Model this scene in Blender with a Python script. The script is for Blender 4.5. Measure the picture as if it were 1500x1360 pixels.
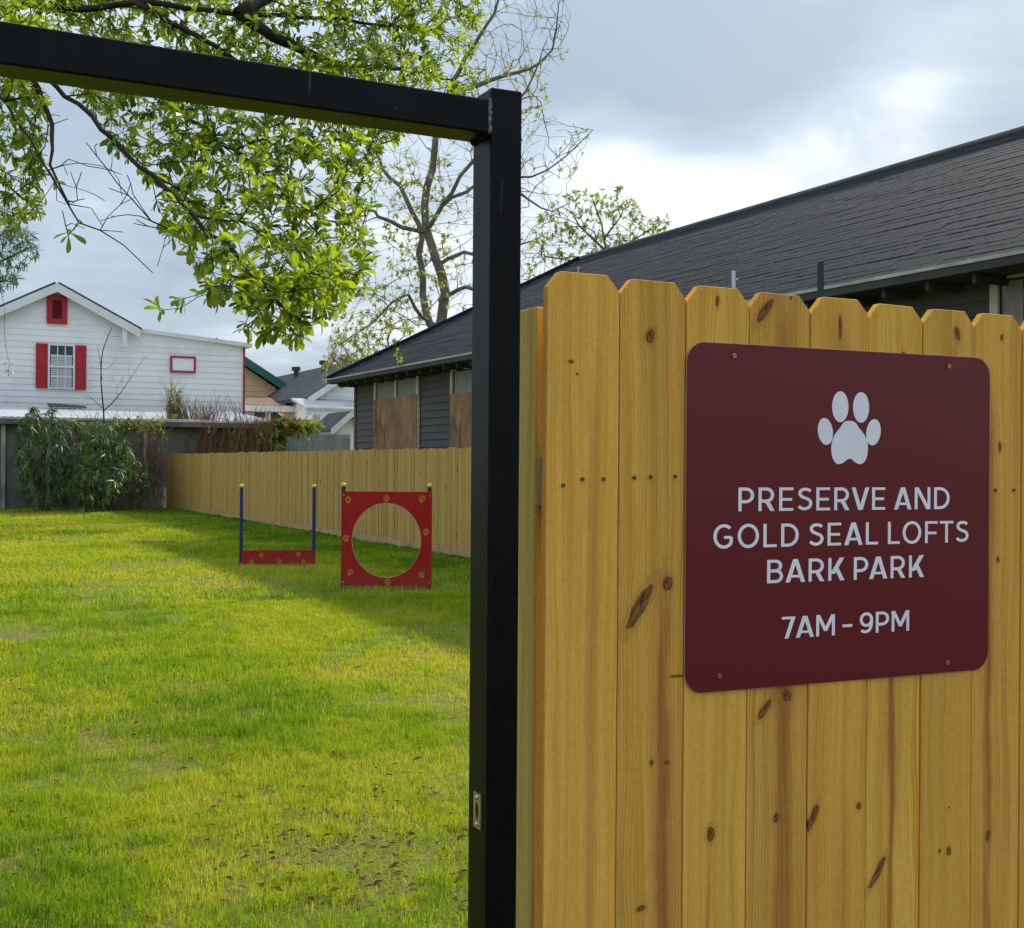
import bpy, bmesh, math, random
import numpy as np
from mathutils import Vector, Matrix
R = math.radians
for o in list(bpy.data.objects): bpy.data.objects.remove(o)
sc = bpy.context.scene
COL = sc.collection

# ------------------------------------------------------------------ camera
# world: X runs along the front fence, Y runs into the yard, Z up
CAMH, YAW, ROLL, F = 1.52, R(25.74), R(0.41), 1898.0
cam = bpy.data.cameras.new('Camera'); camo = bpy.data.objects.new('Camera', cam); COL.objects.link(camo)
cam.sensor_fit = 'HORIZONTAL'; cam.sensor_width = 36.0; cam.lens = F / 1500 * 36
cam.clip_start = 0.05; cam.clip_end = 2000
CR = Matrix.Rotation(-YAW, 3, 'Z') @ Matrix.Rotation(R(90.05), 3, 'X') @ Matrix.Rotation(ROLL, 3, 'Z')
camo.location = (0, 0, CAMH); camo.rotation_euler = CR.to_euler(); sc.camera = camo
CP = Vector((0, 0, CAMH))

# ------------------------------------------------------------------ sky, sun, exposure
SUN_AZ, SUN_EL = R(56), R(30.5)         # azimuth measured from +Y towards +X
SUN_DIR = Vector((math.sin(SUN_AZ) * math.cos(SUN_EL), math.cos(SUN_AZ) * math.cos(SUN_EL), math.sin(SUN_EL)))
W = bpy.data.worlds.new('World'); sc.world = W; W.use_nodes = True
sun = bpy.data.lights.new('Sun', 'SUN'); sun.energy = 3.7; sun.angle = R(2.0); sun.color = (1.0, 0.95, 0.84)
suno = bpy.data.objects.new('Sun', sun); COL.objects.link(suno)
suno.rotation_euler = SUN_DIR.to_track_quat('Z', 'Y').to_euler(); suno.location = (20, 20, 30)
sc.view_settings.view_transform = 'Standard'; sc.view_settings.look = 'None'
sc.view_settings.exposure = 0.5; sc.view_settings.gamma = 1.0; sc.view_settings.use_curve_mapping = False

def ray(px, py):
    return CR @ Vector(((px - 750) / F, -(py - 680) / F, -1.0))
def onY(px, py, Y): d = ray(px, py); return CP + d * (Y / d.y)
def onX(px, py, X): d = ray(px, py); return CP + d * (X / d.x)
def atZ(px, py, Z): return CP + ray(px, py) * Z
def proj(p):
    q = CR.transposed() @ (Vector(p) - CP)
    return 750 + F * q.x / -q.z, 680 - F * q.y / -q.z, -q.z

# node helper ------------------------------------------------------
class NT:
    def __init__(s, tree): s.t = tree; s.n = tree.nodes; s.l = tree.links
    def new(s, typ, **kw):
        n = s.n.new(typ)
        for k, v in kw.items(): setattr(n, k, v)
        return n
    def put(s, sock, v):
        if isinstance(v, bpy.types.NodeSocket): s.l.new(v, sock)
        elif v is not None:
            if hasattr(sock.default_value, '__len__') and not hasattr(v, '__len__'): v = (v,) * len(sock.default_value)
            if hasattr(v, '__len__') and len(sock.default_value) == 4 and len(v) == 3: v = (*v, 1)
            sock.default_value = v
    def m(s, op, a, b=None, c=None, clamp=False):
        n = s.new('ShaderNodeMath', operation=op); n.use_clamp = clamp
        for i, v in enumerate((a, b, c)):
            if v is not None: s.put(n.inputs[i], v)
        return n.outputs[0]
    def v(s, op, a, b=None, out=0):
        n = s.new('ShaderNodeVectorMath', operation=op)
        s.put(n.inputs[0], a)
        if b is not None: s.put(n.inputs[1], b)
        return n.outputs['Value'] if op in ('LENGTH', 'DOT_PRODUCT', 'DISTANCE') else n.outputs[0]
    def scale(s, a, k):
        n = s.new('ShaderNodeVectorMath', operation='SCALE'); s.put(n.inputs[0], a); s.put(n.inputs['Scale'], k); return n.outputs[0]
    def mix(s, f, a, b, mode='MIX'):
        n = s.new('ShaderNodeMix', data_type='RGBA', blend_type=mode)
        s.put(n.inputs['Factor'], f); s.put(n.inputs['A'], a); s.put(n.inputs['B'], b)
        return n.outputs['Result']
    def rng(s, v, a, b, c=0., d=1., smooth=True):
        n = s.new('ShaderNodeMapRange'); n.interpolation_type = 'SMOOTHSTEP' if smooth else 'LINEAR'
        s.put(n.inputs[0], v)
        for i, q in enumerate((a, b, c, d)): s.put(n.inputs[i + 1], q)
        return n.outputs[0]
    def noise(s, vec, scale, detail=3, rough=.55, dist=0.):
        n = s.new('ShaderNodeTexNoise')
        if vec is not None: s.put(n.inputs['Vector'], vec)
        n.inputs['Scale'].default_value = scale; n.inputs['Detail'].default_value = detail
        n.inputs['Roughness'].default_value = rough; n.inputs['Distortion'].default_value = dist
        return n.outputs['Fac']
    def ramp(s, f, stops):
        n = s.new('ShaderNodeValToRGB'); e = n.color_ramp.elements
        while len(e) < len(stops): e.new(.5)
        for el, (p, c) in zip(e, stops): el.position = p; el.color = (*c, 1)
        s.put(n.inputs[0], f); return n.outputs['Color']
    def sep(s, v):
        n = s.new('ShaderNodeSeparateXYZ'); s.put(n.inputs[0], v); return n.outputs
    def comb(s, x, y, z):
        n = s.new('ShaderNodeCombineXYZ')
        for i, q in enumerate((x, y, z)): s.put(n.inputs[i], q)
        return n.outputs[0]
    def coord(s, which='Object'): return s.new('ShaderNodeTexCoord').outputs[which]
    def rand(s): return s.new('ShaderNodeObjectInfo').outputs['Random']
    def bump(s, h, strength, dist):
        n = s.new('ShaderNodeBump'); s.put(n.inputs['Height'], h)
        n.inputs['Strength'].default_value = strength; n.inputs['Distance'].default_value = dist
        return n.outputs[0]

# world sky: nishita behind broken cloud ----------------------------
w = NT(W.node_tree); w.n.clear()
sky = w.new('ShaderNodeTexSky', sky_type='NISHITA'); sky.sun_disc = False
sky.sun_elevation = SUN_EL; sky.sun_rotation = SUN_AZ; sky.dust_density = 2.0
W.cycles.sampling_method = 'MANUAL'; W.cycles.sample_map_resolution = 512
d = w.v('NORMALIZE', w.coord('Generated')); dx, dy, dz = w.sep(d)
den = w.m('ADD', w.m('MAXIMUM', dz, 0.0), 0.16)
pl = w.comb(w.m('DIVIDE', dx, den), w.m('DIVIDE', dy, den), w.m('MULTIPLY', dz, 1.5))
n1 = w.noise(w.v('ADD', pl, (3.1, 7.7, 0.4)), 0.62, 5, .48, .25)
n2 = w.noise(w.v('ADD', pl, (9.1, 1.3, 4.4)), 2.4, 6, .55, .4)
def blob(px, py, wid):
    q = ray(px, py).normalized()
    return w.rng(w.v('DISTANCE', d, tuple(q)), 0.0, wid, 1.0, 0.0)
lum = w.m('ADD', w.m('MULTIPLY', n1, .58), w.m('MULTIPLY', n2, .68))
for (px, py, wid, a) in ((990, 275, .11, .25), (1130, 270, .10, .20), (1250, 190, .09, .18), (1390, 80, .08, .16), (860, 225, .09, .24), (700, 420, .14, .12), (940, 70, .17, -.34), (1120, 110, .12, -.24), (1490, 150, .08, -.30), (1380, -60, .12, -.34), (800, 90, .12, -.12), (250, 400, .25, -.10)):
    lum = w.m('ADD', lum, w.m('MULTIPLY', blob(px, py, wid), a))
ccol = w.ramp(w.rng(lum, .38, .98, 0, 1, False), [(0, (.31, .385, .48)), (.40, (.43, .515, .61)), (.70, (.70, .755, .81)), (1, (.91, .915, .92))])
el = w.m('ADD', 1.0, w.m('MULTIPLY', w.m('MAXIMUM', dz, 0.0), 0.9))     # overcast law: higher sky is brighter
b1 = w.new('ShaderNodeBackground'); w.put(b1.inputs[0], sky.outputs[0]); b1.inputs[1].default_value = 0.11
b2 = w.new('ShaderNodeBackground'); w.put(b2.inputs[0], ccol); w.put(b2.inputs[1], w.m('MULTIPLY', el, 0.80))
ms = w.new('ShaderNodeMixShader'); w.put(ms.inputs[0], w.rng(n1, .25, .42, .62, .95))
w.l.new(b1.outputs[0], ms.inputs[1]); w.l.new(b2.outputs[0], ms.inputs[2])
wo = w.new('ShaderNodeOutputWorld'); w.l.new(ms.outputs[0], wo.inputs[0])

# ------------------------------------------------------------------ mesh helpers
WL = {}
def wloc(o): return WL.get(o.name, Vector((0, 0, 0))) if o else Vector((0, 0, 0))
def tag(o, label=None, cat=None, group=None, kind=None):
    if label: o['label'] = label
    if cat: o['category'] = cat
    if group: o['group'] = group
    if kind: o['kind'] = kind
    return o
def empty(name, loc, label, cat, group=None):
    o = bpy.data.objects.new(name, None); COL.objects.link(o); o.location = loc; o.empty_display_size = .1
    WL[o.name] = Vector(loc); return tag(o, label, cat, group)
def link(name, me, parent=None, loc=None, mat=None, rot=None):
    """loc in world space"""
    o = bpy.data.objects.new(name, me); COL.objects.link(o)
    loc = Vector(loc) if loc is not None else wloc(parent)
    o.parent = parent; o.location = loc - wloc(parent)
    if rot is not None: o.rotation_euler = rot
    if mat is not None and not me.materials: me.materials.append(mat)
    WL[o.name] = loc; return o
class MB:
    def __init__(s): s.v = []; s.f = []
    def add(s, vs, fs):
        b = len(s.v); s.v += [tuple(q) for q in vs]; s.f += [tuple(b + i for i in f) for f in fs]; return s
    def hexa(s, q): return s.add(q, [(0, 3, 2, 1), (4, 5, 6, 7), (0, 1, 5, 4), (1, 2, 6, 5), (2, 3, 7, 6), (3, 0, 4, 7)])
    def box(s, x0, x1, y0, y1, z0, z1):
        return s.hexa([(x0, y0, z0), (x1, y0, z0), (x1, y1, z0), (x0, y1, z0), (x0, y0, z1), (x1, y0, z1), (x1, y1, z1), (x0, y1, z1)])
    def prism(s, poly, off):
        """poly: planar list of 3D points, off: extrusion vector"""
        n = len(poly); off = Vector(off); p = [Vector(q) for q in poly]; q = [a + off for a in p]
        return s.add(p + q, [tuple(range(n))[::-1], tuple(range(n, 2 * n))] + [(i, (i + 1) % n, n + (i + 1) % n, n + i) for i in range(n)])
    def tube(s, pts, rad, k=6, cap=True):
        pts = [Vector(p) for p in pts]; n = len(pts)
        if not hasattr(rad, '__len__'): rad = [rad] * n
        vs = []; up = None
        for i, p in enumerate(pts):
            t = (pts[min(i + 1, n - 1)] - pts[max(i - 1, 0)])
            t = t.normalized() if t.length > 1e-9 else Vector((0, 0, 1))
            if up is None:
                up = t.orthogonal().normalized()
            up = (up - t * up.dot(t)); up = up.normalized() if up.length > 1e-6 else t.orthogonal().normalized()
            sd = t.cross(up)
            for j in range(k):
                a = 2 * math.pi * j / k; vs.append(p + (up * math.cos(a) + sd * math.sin(a)) * rad[i])
        fs = [(i * k + j, i * k + (j + 1) % k, (i + 1) * k + (j + 1) % k, (i + 1) * k + j) for i in range(n - 1) for j in range(k)]
        if cap: fs += [tuple(range(k))[::-1], tuple(range((n - 1) * k, n * k))]
        return s.add(vs, fs)
    def ball(s, c, r, sx=1, sy=1, sz=1, nu=10, nv=6):
        c = Vector(c); vs = [c + Vector((0, 0, r * sz))]
        for i in range(1, nv):
            a = math.pi * i / nv
            for j in range(nu):
                b = 2 * math.pi * j / nu; vs.append(c + Vector((r * sx * math.sin(a) * math.cos(b), r * sy * math.sin(a) * math.sin(b), r * sz * math.cos(a))))
        vs.append(c - Vector((0, 0, r * sz))); L = len(vs) - 1
        fs = [(0, 1 + j, 1 + (j + 1) % nu) for j in range(nu)]
        fs += [(1 + i * nu + j, 1 + (i + 1) * nu + j, 1 + (i + 1) * nu + (j + 1) % nu, 1 + i * nu + (j + 1) % nu) for i in range(nv - 2) for j in range(nu)]
        fs += [(L, 1 + (nv - 2) * nu + (j + 1) % nu, 1 + (nv - 2) * nu + j) for j in range(nu)]
        return s.add(vs, fs)
    def mesh(s, name, off=Vector((0, 0, 0)), smooth=False):
        me = bpy.data.meshes.new(name); me.from_pydata([(a - off.x, b - off.y, c - off.z) for a, b, c in s.v], [], s.f)
        bm = bmesh.new(); bm.from_mesh(me); bmesh.ops.recalc_face_normals(bm, faces=bm.faces); bm.to_mesh(me); bm.free()
        if smooth:
            me.polygons.foreach_set('use_smooth', [True] * len(me.polygons))
        return me
    def build(s, name, mat, parent=None, loc=None, smooth=False, bevel=0, kind=None):
        loc = Vector(loc) if loc is not None else wloc(parent)
        o = link(name, s.mesh(name, loc, smooth), parent, loc, mat)
        if bevel:
            b = o.modifiers.new('Bevel', 'BEVEL'); b.width = bevel; b.segments = 2; b.limit_method = 'ANGLE'
        if kind: o['kind'] = kind
        return o
def npmesh(name, V, Fc, mat, attr=None):
    """V (n,3), Fc (m,k) numpy"""
    me = bpy.data.meshes.new(name); k = Fc.shape[1]
    me.vertices.add(len(V)); me.vertices.foreach_set('co', V.astype(np.float32).ravel())
    me.loops.add(Fc.size); me.loops.foreach_set('vertex_index', Fc.astype(np.int32).ravel())
    me.polygons.add(len(Fc)); me.polygons.foreach_set('loop_start', np.arange(0, Fc.size, k, dtype=np.int32))
    me.polygons.foreach_set('loop_total', np.full(len(Fc), k, dtype=np.int32))
    if attr is not None:
        a = me.attributes.new('tint', 'FLOAT', 'POINT'); a.data.foreach_set('value', attr.astype(np.float32))
    me.update(calc_edges=True); me.materials.append(mat); return me

# ------------------------------------------------------------------ materials
def mat(name):
    m = bpy.data.materials.new(name); m.use_nodes = True
    t = NT(m.node_tree); b = t.n['Principled BSDF']; return m, t, b
def plain(name, col, rough=.6, var=.12, scale=3., spec=.4, metal=0., bumpk=0., coord='Object', dirt=None, grain=None):
    m, t, b = mat(name); co = t.coord(coord)
    if grain: co = t.v('MULTIPLY', co, grain)
    n = t.noise(co, scale, 5, .6)
    n2 = t.noise(co, scale * 9, 3, .6)
    f = t.m('ADD', t.m('MULTIPLY', n, .7), t.m('MULTIPLY', n2, .3))
    c = t.mix(t.rng(f, .3, .7), tuple(x * (1 - var) for x in col), tuple(min(1, x * (1 + var)) for x in col))
    c = t.mix(t.m('MULTIPLY', t.rand(), .35), c, t.mix(1.0, c, (.8, .8, .8), 'MULTIPLY'))
    if dirt: c = t.mix(t.rng(t.noise(co, scale * .6, 6, .65), .5, .72, 0, dirt[1]), c, dirt[0])
    t.put(b.inputs['Base Color'], c)
    t.put(b.inputs['Roughness'], t.rng(n2, .3, .7, rough * .85, min(1, rough * 1.15)))
    b.inputs['Specular IOR Level'].default_value = spec; b.inputs['Metallic'].default_value = metal
    if bumpk: t.put(b.inputs['Normal'], t.bump(n2, .5, bumpk))
    return m

def wood(name, light, dark, knots=(), streaks=(), far=False, red=(.33, .105, .022)):
    m, t, b = mat(name); co = t.coord(); x, y, z = t.sep(co); rnd = t.rand()
    ry = t.m('MULTIPLY', rnd, 40.0)
    warp = t.m('MULTIPLY', t.m('SUBTRACT', t.noise(t.comb(t.m('MULTIPLY', x, 5), ry, t.m('MULTIPLY', z, 1.1)), 1.6, 2), .5), .05)
    hd = t.noise(t.comb(t.m('MULTIPLY', x, 3), ry, z), 3, 2)
    xx = t.m('ADD', t.m('ADD', x, y), warp)
    for (kx, kz, rx, rz, a) in knots:      # grain bends round each knot
        dd = t.v('LENGTH', t.comb(t.m('DIVIDE', t.m('SUBTRACT', x, kx), rx * 2.6), 0, t.m('DIVIDE', t.m('SUBTRACT', z, kz), rz * 3.5)))
        xx = t.m('ADD', xx, t.m('MULTIPLY', t.rng(dd, 0, 1, 1, 0), t.m('MULTIPLY', t.m('SUBTRACT', x, kx), -.5)))
    g1 = t.noise(t.comb(t.m('MULTIPLY', xx, 55), ry, t.m('MULTIPLY', z, .9)), 1, 4, .6)
    g2 = t.noise(t.comb(t.m('MULTIPLY', xx, 260), ry, t.m('MULTIPLY', z, 2.0)), 1, 3, .55)
    g3 = t.noise(t.comb(t.m('MULTIPLY', x, 700), t.m('MULTIPLY', y, 700), t.m('MULTIPLY', z, 160)), 1, 2, .6)
    lines = t.m('SINE', t.m('MULTIPLY', t.m('ADD', xx, t.m('MULTIPLY', g1, .012)), 1150 if not far else 420))
    f = t.m('ADD', t.m('ADD', t.m('MULTIPLY', g1, .62), t.m('MULTIPLY', g2, .3)), t.m('MULTIPLY', lines, .06 if not far else .035))
    c = t.mix(t.rng(f, .28, .66), light, dark)
    # slow bands of paler and greener treatment
    c = t.mix(t.m('MULTIPLY', t.rng(t.noise(t.comb(t.m('MULTIPLY', x, 14), ry, t.m('MULTIPLY', z, .8)), 1, 3), .48, .72), .38), c, (.47, .30, .055))
    c = t.mix(t.m('MULTIPLY', rnd, .30), c, t.mix(1.0, c, (.80, .80, .66), 'MULTIPLY'))
    c = t.mix(t.rng(g3, .52, .75, 0, .22), c, t.mix(1.0, c, (.55, .45, .35), 'MULTIPLY'))
    c = t.mix(t.rng(t.noise(co, 95, 4, .65), .35, .65, .0, .20), c, t.mix(1.0, c, (.62, .55, .45), 'MULTIPLY'))
    for (sx, hw, z0, z1, k) in streaks:
        wob = t.m('MULTIPLY', t.m('SUBTRACT', t.noise(t.comb(sx * 30, 0, t.m('MULTIPLY', z, 4)), 1, 3), .5), .030)
        wv = t.m('MULTIPLY', hw, t.rng(t.noise(t.comb(sx * 50, 3, t.m('MULTIPLY', z, 6)), 1, 3), .25, .75, .55, 1.8, False))
        ax = t.m('ABSOLUTE', t.m('SUBTRACT', t.m('SUBTRACT', x, sx), wob))
        ax = t.m('DIVIDE', t.m('ADD', ax, t.m('MULTIPLY', t.m('SUBTRACT', g2, .5), hw * 1.3)), wv)
        fade = t.m('MULTIPLY', t.rng(z, z0, z0 + .22), t.rng(z, z1 - .22, z1, 1, 0))
        c = t.mix(t.m('MULTIPLY', t.m('MULTIPLY', t.rng(ax, .2, 2.3, 1, 0), fade), k * .60), c, (.52, .22, .05))
        c = t.mix(t.m('MULTIPLY', t.m('MULTIPLY', t.rng(ax, .25, 1.15, 1, 0), fade), t.m('MULTIPLY', t.rng(g2, .25, .7, .35, 1), k * 1.1)), c, red)
    for (kx, kz, rx, rz, a) in knots:
        ca, sa = math.cos(a), math.sin(a)
        X = t.m('SUBTRACT', x, kx); Z = t.m('SUBTRACT', z, kz)
        u = t.m('DIVIDE', t.m('ADD', t.m('MULTIPLY', X, ca), t.m('MULTIPLY', Z, sa)), rx)
        v = t.m('DIVIDE', t.m('SUBTRACT', t.m('MULTIPLY', Z, ca), t.m('MULTIPLY', X, sa)), rz)
        d0 = t.v('LENGTH', t.comb(u, 0, v))
        dk = t.m('ADD', d0, t.m('MULTIPLY', t.m('SUBTRACT', t.noise(co, 55, 3), .5), .95))
        rg = t.m('MULTIPLY', t.rng(t.m('SINE', t.m('MULTIPLY', dk, 9.0)), -.2, 1), t.rng(d0, 1.0, 3.2, .32, 0))
        c = t.mix(rg, c, (.38, .17, .03))
        c = t.mix(t.rng(dk, .8, 2.0, .5, 0), c, (.36, .165, .035))
        inner = t.mix(t.rng(t.noise(t.comb(t.m('MULTIPLY', u, 2.2), 0, t.m('MULTIPLY', v, 1.2)), 1.3, 4), .38, .62), (.045, .015, .005), (.33, .125, .033))
        c = t.mix(t.rng(dk, .72, 1.15, .95, 0), c, inner)
        c = t.mix(t.rng(t.m('ABSOLUTE', t.m('SUBTRACT', dk, .95)), .0, .16, .6, 0), c, (.06, .02, .006))
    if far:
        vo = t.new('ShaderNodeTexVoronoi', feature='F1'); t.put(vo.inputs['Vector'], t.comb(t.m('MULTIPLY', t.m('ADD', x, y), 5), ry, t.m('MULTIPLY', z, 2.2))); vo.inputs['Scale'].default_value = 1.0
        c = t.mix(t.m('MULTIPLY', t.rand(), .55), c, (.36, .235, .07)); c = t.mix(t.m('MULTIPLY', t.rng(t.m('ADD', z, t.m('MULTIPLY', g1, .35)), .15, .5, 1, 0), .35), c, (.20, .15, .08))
        c = t.mix(t.rng(vo.outputs['Distance'], .05, .17, .85, 0), c, (.10, .05, .02))
        c = t.mix(t.m('MULTIPLY', t.rng(rnd, .88, .95), .45), c, (.36, .18, .05))
    t.put(b.inputs['Base Color'], c); b.inputs['Roughness'].default_value = .8; b.inputs['Specular IOR Level'].default_value = .25
    h = t.m('ADD', t.m('MULTIPLY', g2, .6), t.m('ADD', t.m('MULTIPLY', g3, .55), t.m('MULTIPLY', lines, .12)))
    t.put(b.inputs['Normal'], t.bump(h, .55, .0016 if not far else .003))
    return m
WL_, WD_ = (.93, .515, .095), (.69, .325, .040)

def leafmat(name, c0, c1, trans=.5, rough=.35):
    m, t, b = mat(name); at = t.new('ShaderNodeAttribute'); at.attribute_name = 'tint'
    f = t.m('ADD', at.outputs['Fac'], t.m('MULTIPLY', t.rand(), .5))
    c = t.mix(f, c0, c1); t.put(b.inputs['Base Color'], c); b.inputs['Roughness'].default_value = rough
    b.inputs['Specular IOR Level'].default_value = .5
    tr = t.new('ShaderNodeBsdfTranslucent'); t.put(tr.inputs[0], t.mix(1.0, c, (1.5, 1.45, .8), 'MULTIPLY'))
    mx = t.new('ShaderNodeMixShader'); mx.inputs[0].default_value = trans
    t.l.new(b.outputs[0], mx.inputs[1]); t.l.new(tr.outputs[0], mx.inputs[2])
    t.l.new(mx.outputs[0], t.n['Material Output'].inputs[0]); return m

M = {}
M['steel'] = plain('black_powder_coat', (.0040, .0040, .0042), .34, .3, 14, .13, bumpk=.0004)
_t = NT(M['steel'].node_tree); _b = _t.n['Principled BSDF']; _co = _t.coord(); _old = _b.inputs['Base Color'].links[0].from_socket
_sc = _t.m('MAXIMUM', _t.rng(_t.noise(_t.v('MULTIPLY', _co, (60, 60, 5)), 1.3, 3, .6), .70, .76), _t.rng(_t.noise(_co, 70, 2), .74, .80))
_t.put(_b.inputs['Base Color'], _t.mix(_t.m('MULTIPLY', _sc, .35), _old, (.10, .10, .10)))
M['weld'] = plain('weld', (.16, .16, .17), .5, .5, 120, .5, .6)
M['brass'] = plain('brass', (.52, .40, .20), .42, .3, 90, .5, .85)
M['zinc'] = plain('zinc', (.55, .55, .56), .4, .2, 60, .5, .8)
M['nail'] = plain('nail', (.10, .09, .08), .6, .3, 90, .4, .3)
M['dark'] = plain('dark_gap', (.006, .006, .006), .8)
M['post_wood'] = wood('post_wood', (.66, .50, .14), (.46, .31, .065))
M['stringer_end'] = wood('stringer_end', (.46, .29, .12), (.28, .16, .055))
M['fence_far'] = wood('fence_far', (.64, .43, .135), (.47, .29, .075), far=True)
M['kick'] = plain('kickboard', (.42, .31, .16), .85, .25, 2, .2, bumpk=.002)
M['vinyl_white'] = plain('vinyl_white', (.90, .89, .93), .45, .03, 8, .4)
M['red'] = plain('red_panel', (.29, .0045, .005), .5, .22, 5, .25, bumpk=.0008, dirt=((.20, .03, .025), .6))
def muddy_red():
    m, t, b = mat('red_board'); co = t.coord(); z = t.sep(co)[2]; n = t.noise(co, 6, 5, .6); n2 = t.noise(t.v('MULTIPLY', co, (1, 1, 3)), 22, 4, .65)
    c = t.mix(t.rng(n, .3, .7), (.32, .005, .0055), (.40, .007, .0075))
    low = t.m('MULTIPLY', t.rng(t.m('ADD', z, t.m('MULTIPLY', t.m('SUBTRACT', n, .5), .5)), .0, .34, 1, 0), t.rng(n2, .35, .65))
    c = t.mix(t.m('MULTIPLY', low, .6), c, (.17, .085, .065)); c = t.mix(t.rng(n2, .66, .74, 0, .5), c, (.36, .06, .05))
    t.put(b.inputs['Base Color'], c); t.put(b.inputs['Roughness'], t.rng(n2, .3, .7, .4, .65)); b.inputs['Specular IOR Level'].default_value = .28; return m
M['red'] = muddy_red()
M['navy'] = plain('navy_post', (.007, .018, .13), .4, .25, 8, .45)
M['yellow'] = plain('yellow_cap', (.72, .58, .03), .4, .12, 20, .45)
M['orange'] = plain('orange_decal', (.48, .18, .015), .6, .25, 60, .3)
M['white_siding'] = plain('white_siding', (.87, .87, .88), .6, .06, .8, .3, dirt=((.52, .53, .55), .35))
M['white_trim'] = plain('white_trim', (.72, .72, .72), .55, .10, 1.5, .3, dirt=((.45, .44, .42), .4))
M['red_paint'] = plain('red_paint', (.42, .02, .03), .55, .12, 3, .35)
M['red_dark'] = plain('red_louver', (.16, .008, .012), .6, .2, 3, .3)
M['shingle'] = plain('asphalt_shingle', (.0125, .0155, .023), .9, .3, 3.2, .12, bumpk=.002, dirt=((.032, .034, .042), .7), grain=(2.2, .35, 2.2))
M['ridge'] = plain('ridge_cap', (.13, .14, .13), .85, .3, 2, .2, bumpk=.004)
M['roof_far'] = plain('roof_far', (.075, .08, .09), .9, .3, 1.5, .2, bumpk=.01)
M['gray_siding'] = plain('gray_siding', (.105, .098, .094), .75, .2, .9, .25, bumpk=.001, dirt=((.05, .05, .05), .5), grain=(1, .4, 1))
M['cream'] = plain('cream_trim', (.60, .56, .42), .65, .15, 3, .3, dirt=((.26, .24, .18), .5))
M['gutter'] = plain('gutter', (.42, .40, .35), .6, .3, 2.5, .35, dirt=((.14, .13, .11), .8))
M['soffit'] = plain('soffit', (.055, .053, .05), .85, .3, 2)
M['ply'] = plain('plywood', (.31, .185, .095), .75, .45, 2.4, .25, bumpk=.001, dirt=((.085, .045, .025), .9), grain=(1, 1.0, .55))
M['curtain'] = plain('curtain', (.27, .265, .25), .85, .2, 10)
M['blind'] = plain('blind', (.55, .56, .57), .6, .05, 5)
M['tin'] = plain('tin_roof', (.50, .50, .52), .5, .18, .9, .4, .1, dirt=((.28, .25, .22), .6))
M['shed'] = plain('shed_wall', (.14, .135, .125), .9, .4, 1.2, .2, bumpk=.006, dirt=((.06, .055, .05), .8))
M['shed_pale'] = plain('shed_panel', (.36, .35, .33), .9, .25, 1.6, .2, dirt=((.16, .15, .13), .7))
M['corr'] = plain('corrugated', (.40, .42, .45), .6, .2, 1.4, .4, .1, dirt=((.16, .13, .11), .5))
M['butter'] = plain('yellow_siding', (.62, .47, .25), .7, .06, 1, .3)
M['green'] = plain('green_trim', (.012, .12, .085), .5, .15, 2, .4)
M['pink'] = plain('pink_wall', (.62, .43, .38), .75, .07, 1, .3)
M['brown_roof'] = plain('brown_roof', (.21, .115, .085), .8, .2, 1.5, .2)
M['blue_door'] = plain('blue_gray_wall', (.14, .18, .21), .7, .15, 1.5, .3)
M['brick'] = plain('chimney_brick', (.20, .12, .085), .9, .3, 6, .2, bumpk=.006)
M['bark'] = plain('bark_dark', (.034, .026, .020), .95, .4, 9, .15, bumpk=.01)
M['bark_gray'] = plain('bark_gray', (.17, .15, .125), .95, .45, 2.5, .15, bumpk=.03, dirt=((.10, .11, .04), .6))
M['dry'] = plain('dry_stem', (.19, .125, .075), .95, .4, 3, .1)
M['green_metal'] = plain('green_metal', (.012, .028, .035), .5, .3, 20, .4)
M['leaf'] = leafmat('oak_leaf', (.055, .110, .008), (.33, .41, .020), .55, .45)
M['leaf_pale'] = leafmat('pale_leaf', (.16, .20, .05), (.30, .34, .10), .5, .5)
M['leaf_shrub'] = leafmat('shrub_leaf', (.014, .038, .010), (.085, .16, .035), .35, .5)
M['leaf_vine'] = leafmat('vine_leaf', (.06, .09, .018), (.24, .26, .05), .4, .5)
M['litter'] = plain('dead_leaf', (.15, .080, .022), .85, .6, 12, .2)
def glass():
    m, t, b = mat('window_glass'); b.inputs['Base Color'].default_value = (.02, .024, .028, 1); b.inputs['Roughness'].default_value = .06
    b.inputs['Specular IOR Level'].default_value = .6
    t.put(b.inputs['Normal'], t.bump(t.noise(t.coord(), 2.5, 2), .12, .02)); return m
M['glass'] = glass()
def signmat():
    m, t, b = mat('sign_maroon'); co = t.coord()
    c = t.mix(t.noise(co, 3, 4), (.140, .0140, .0170), (.155, .0155, .0190)); t.put(b.inputs['Base Color'], c)
    b.inputs['Roughness'].default_value = .27; b.inputs['Specular IOR Level'].default_value = .28; return m
M['sign'] = signmat()
def grassmat():
    m, t, b = mat('grass_blades'); at = t.new('ShaderNodeAttribute'); at.attribute_name = 'tint'; f = at.outputs['Fac']
    c = t.ramp(f, [(0, (.068, .170, .006)), (.36, (.180, .295, .008)), (.66, (.335, .405, .013)), (.86, (.42, .42, .035)), (1, (.52, .43, .17))])
    t.put(b.inputs['Base Color'], c); b.inputs['Roughness'].default_value = .55; b.inputs['Specular IOR Level'].default_value = .25
    tr = t.new('ShaderNodeBsdfTranslucent'); t.put(tr.inputs[0], t.mix(1.0, c, (1.35, 1.3, .8), 'MULTIPLY'))
    mx = t.new('ShaderNodeMixShader'); mx.inputs[0].default_value = .42
    t.l.new(b.outputs[0], mx.inputs[1]); t.l.new(tr.outputs[0], mx.inputs[2]); t.l.new(mx.outputs[0], t.n['Material Output'].inputs[0]); return m
M['grass'] = grassmat()
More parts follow.
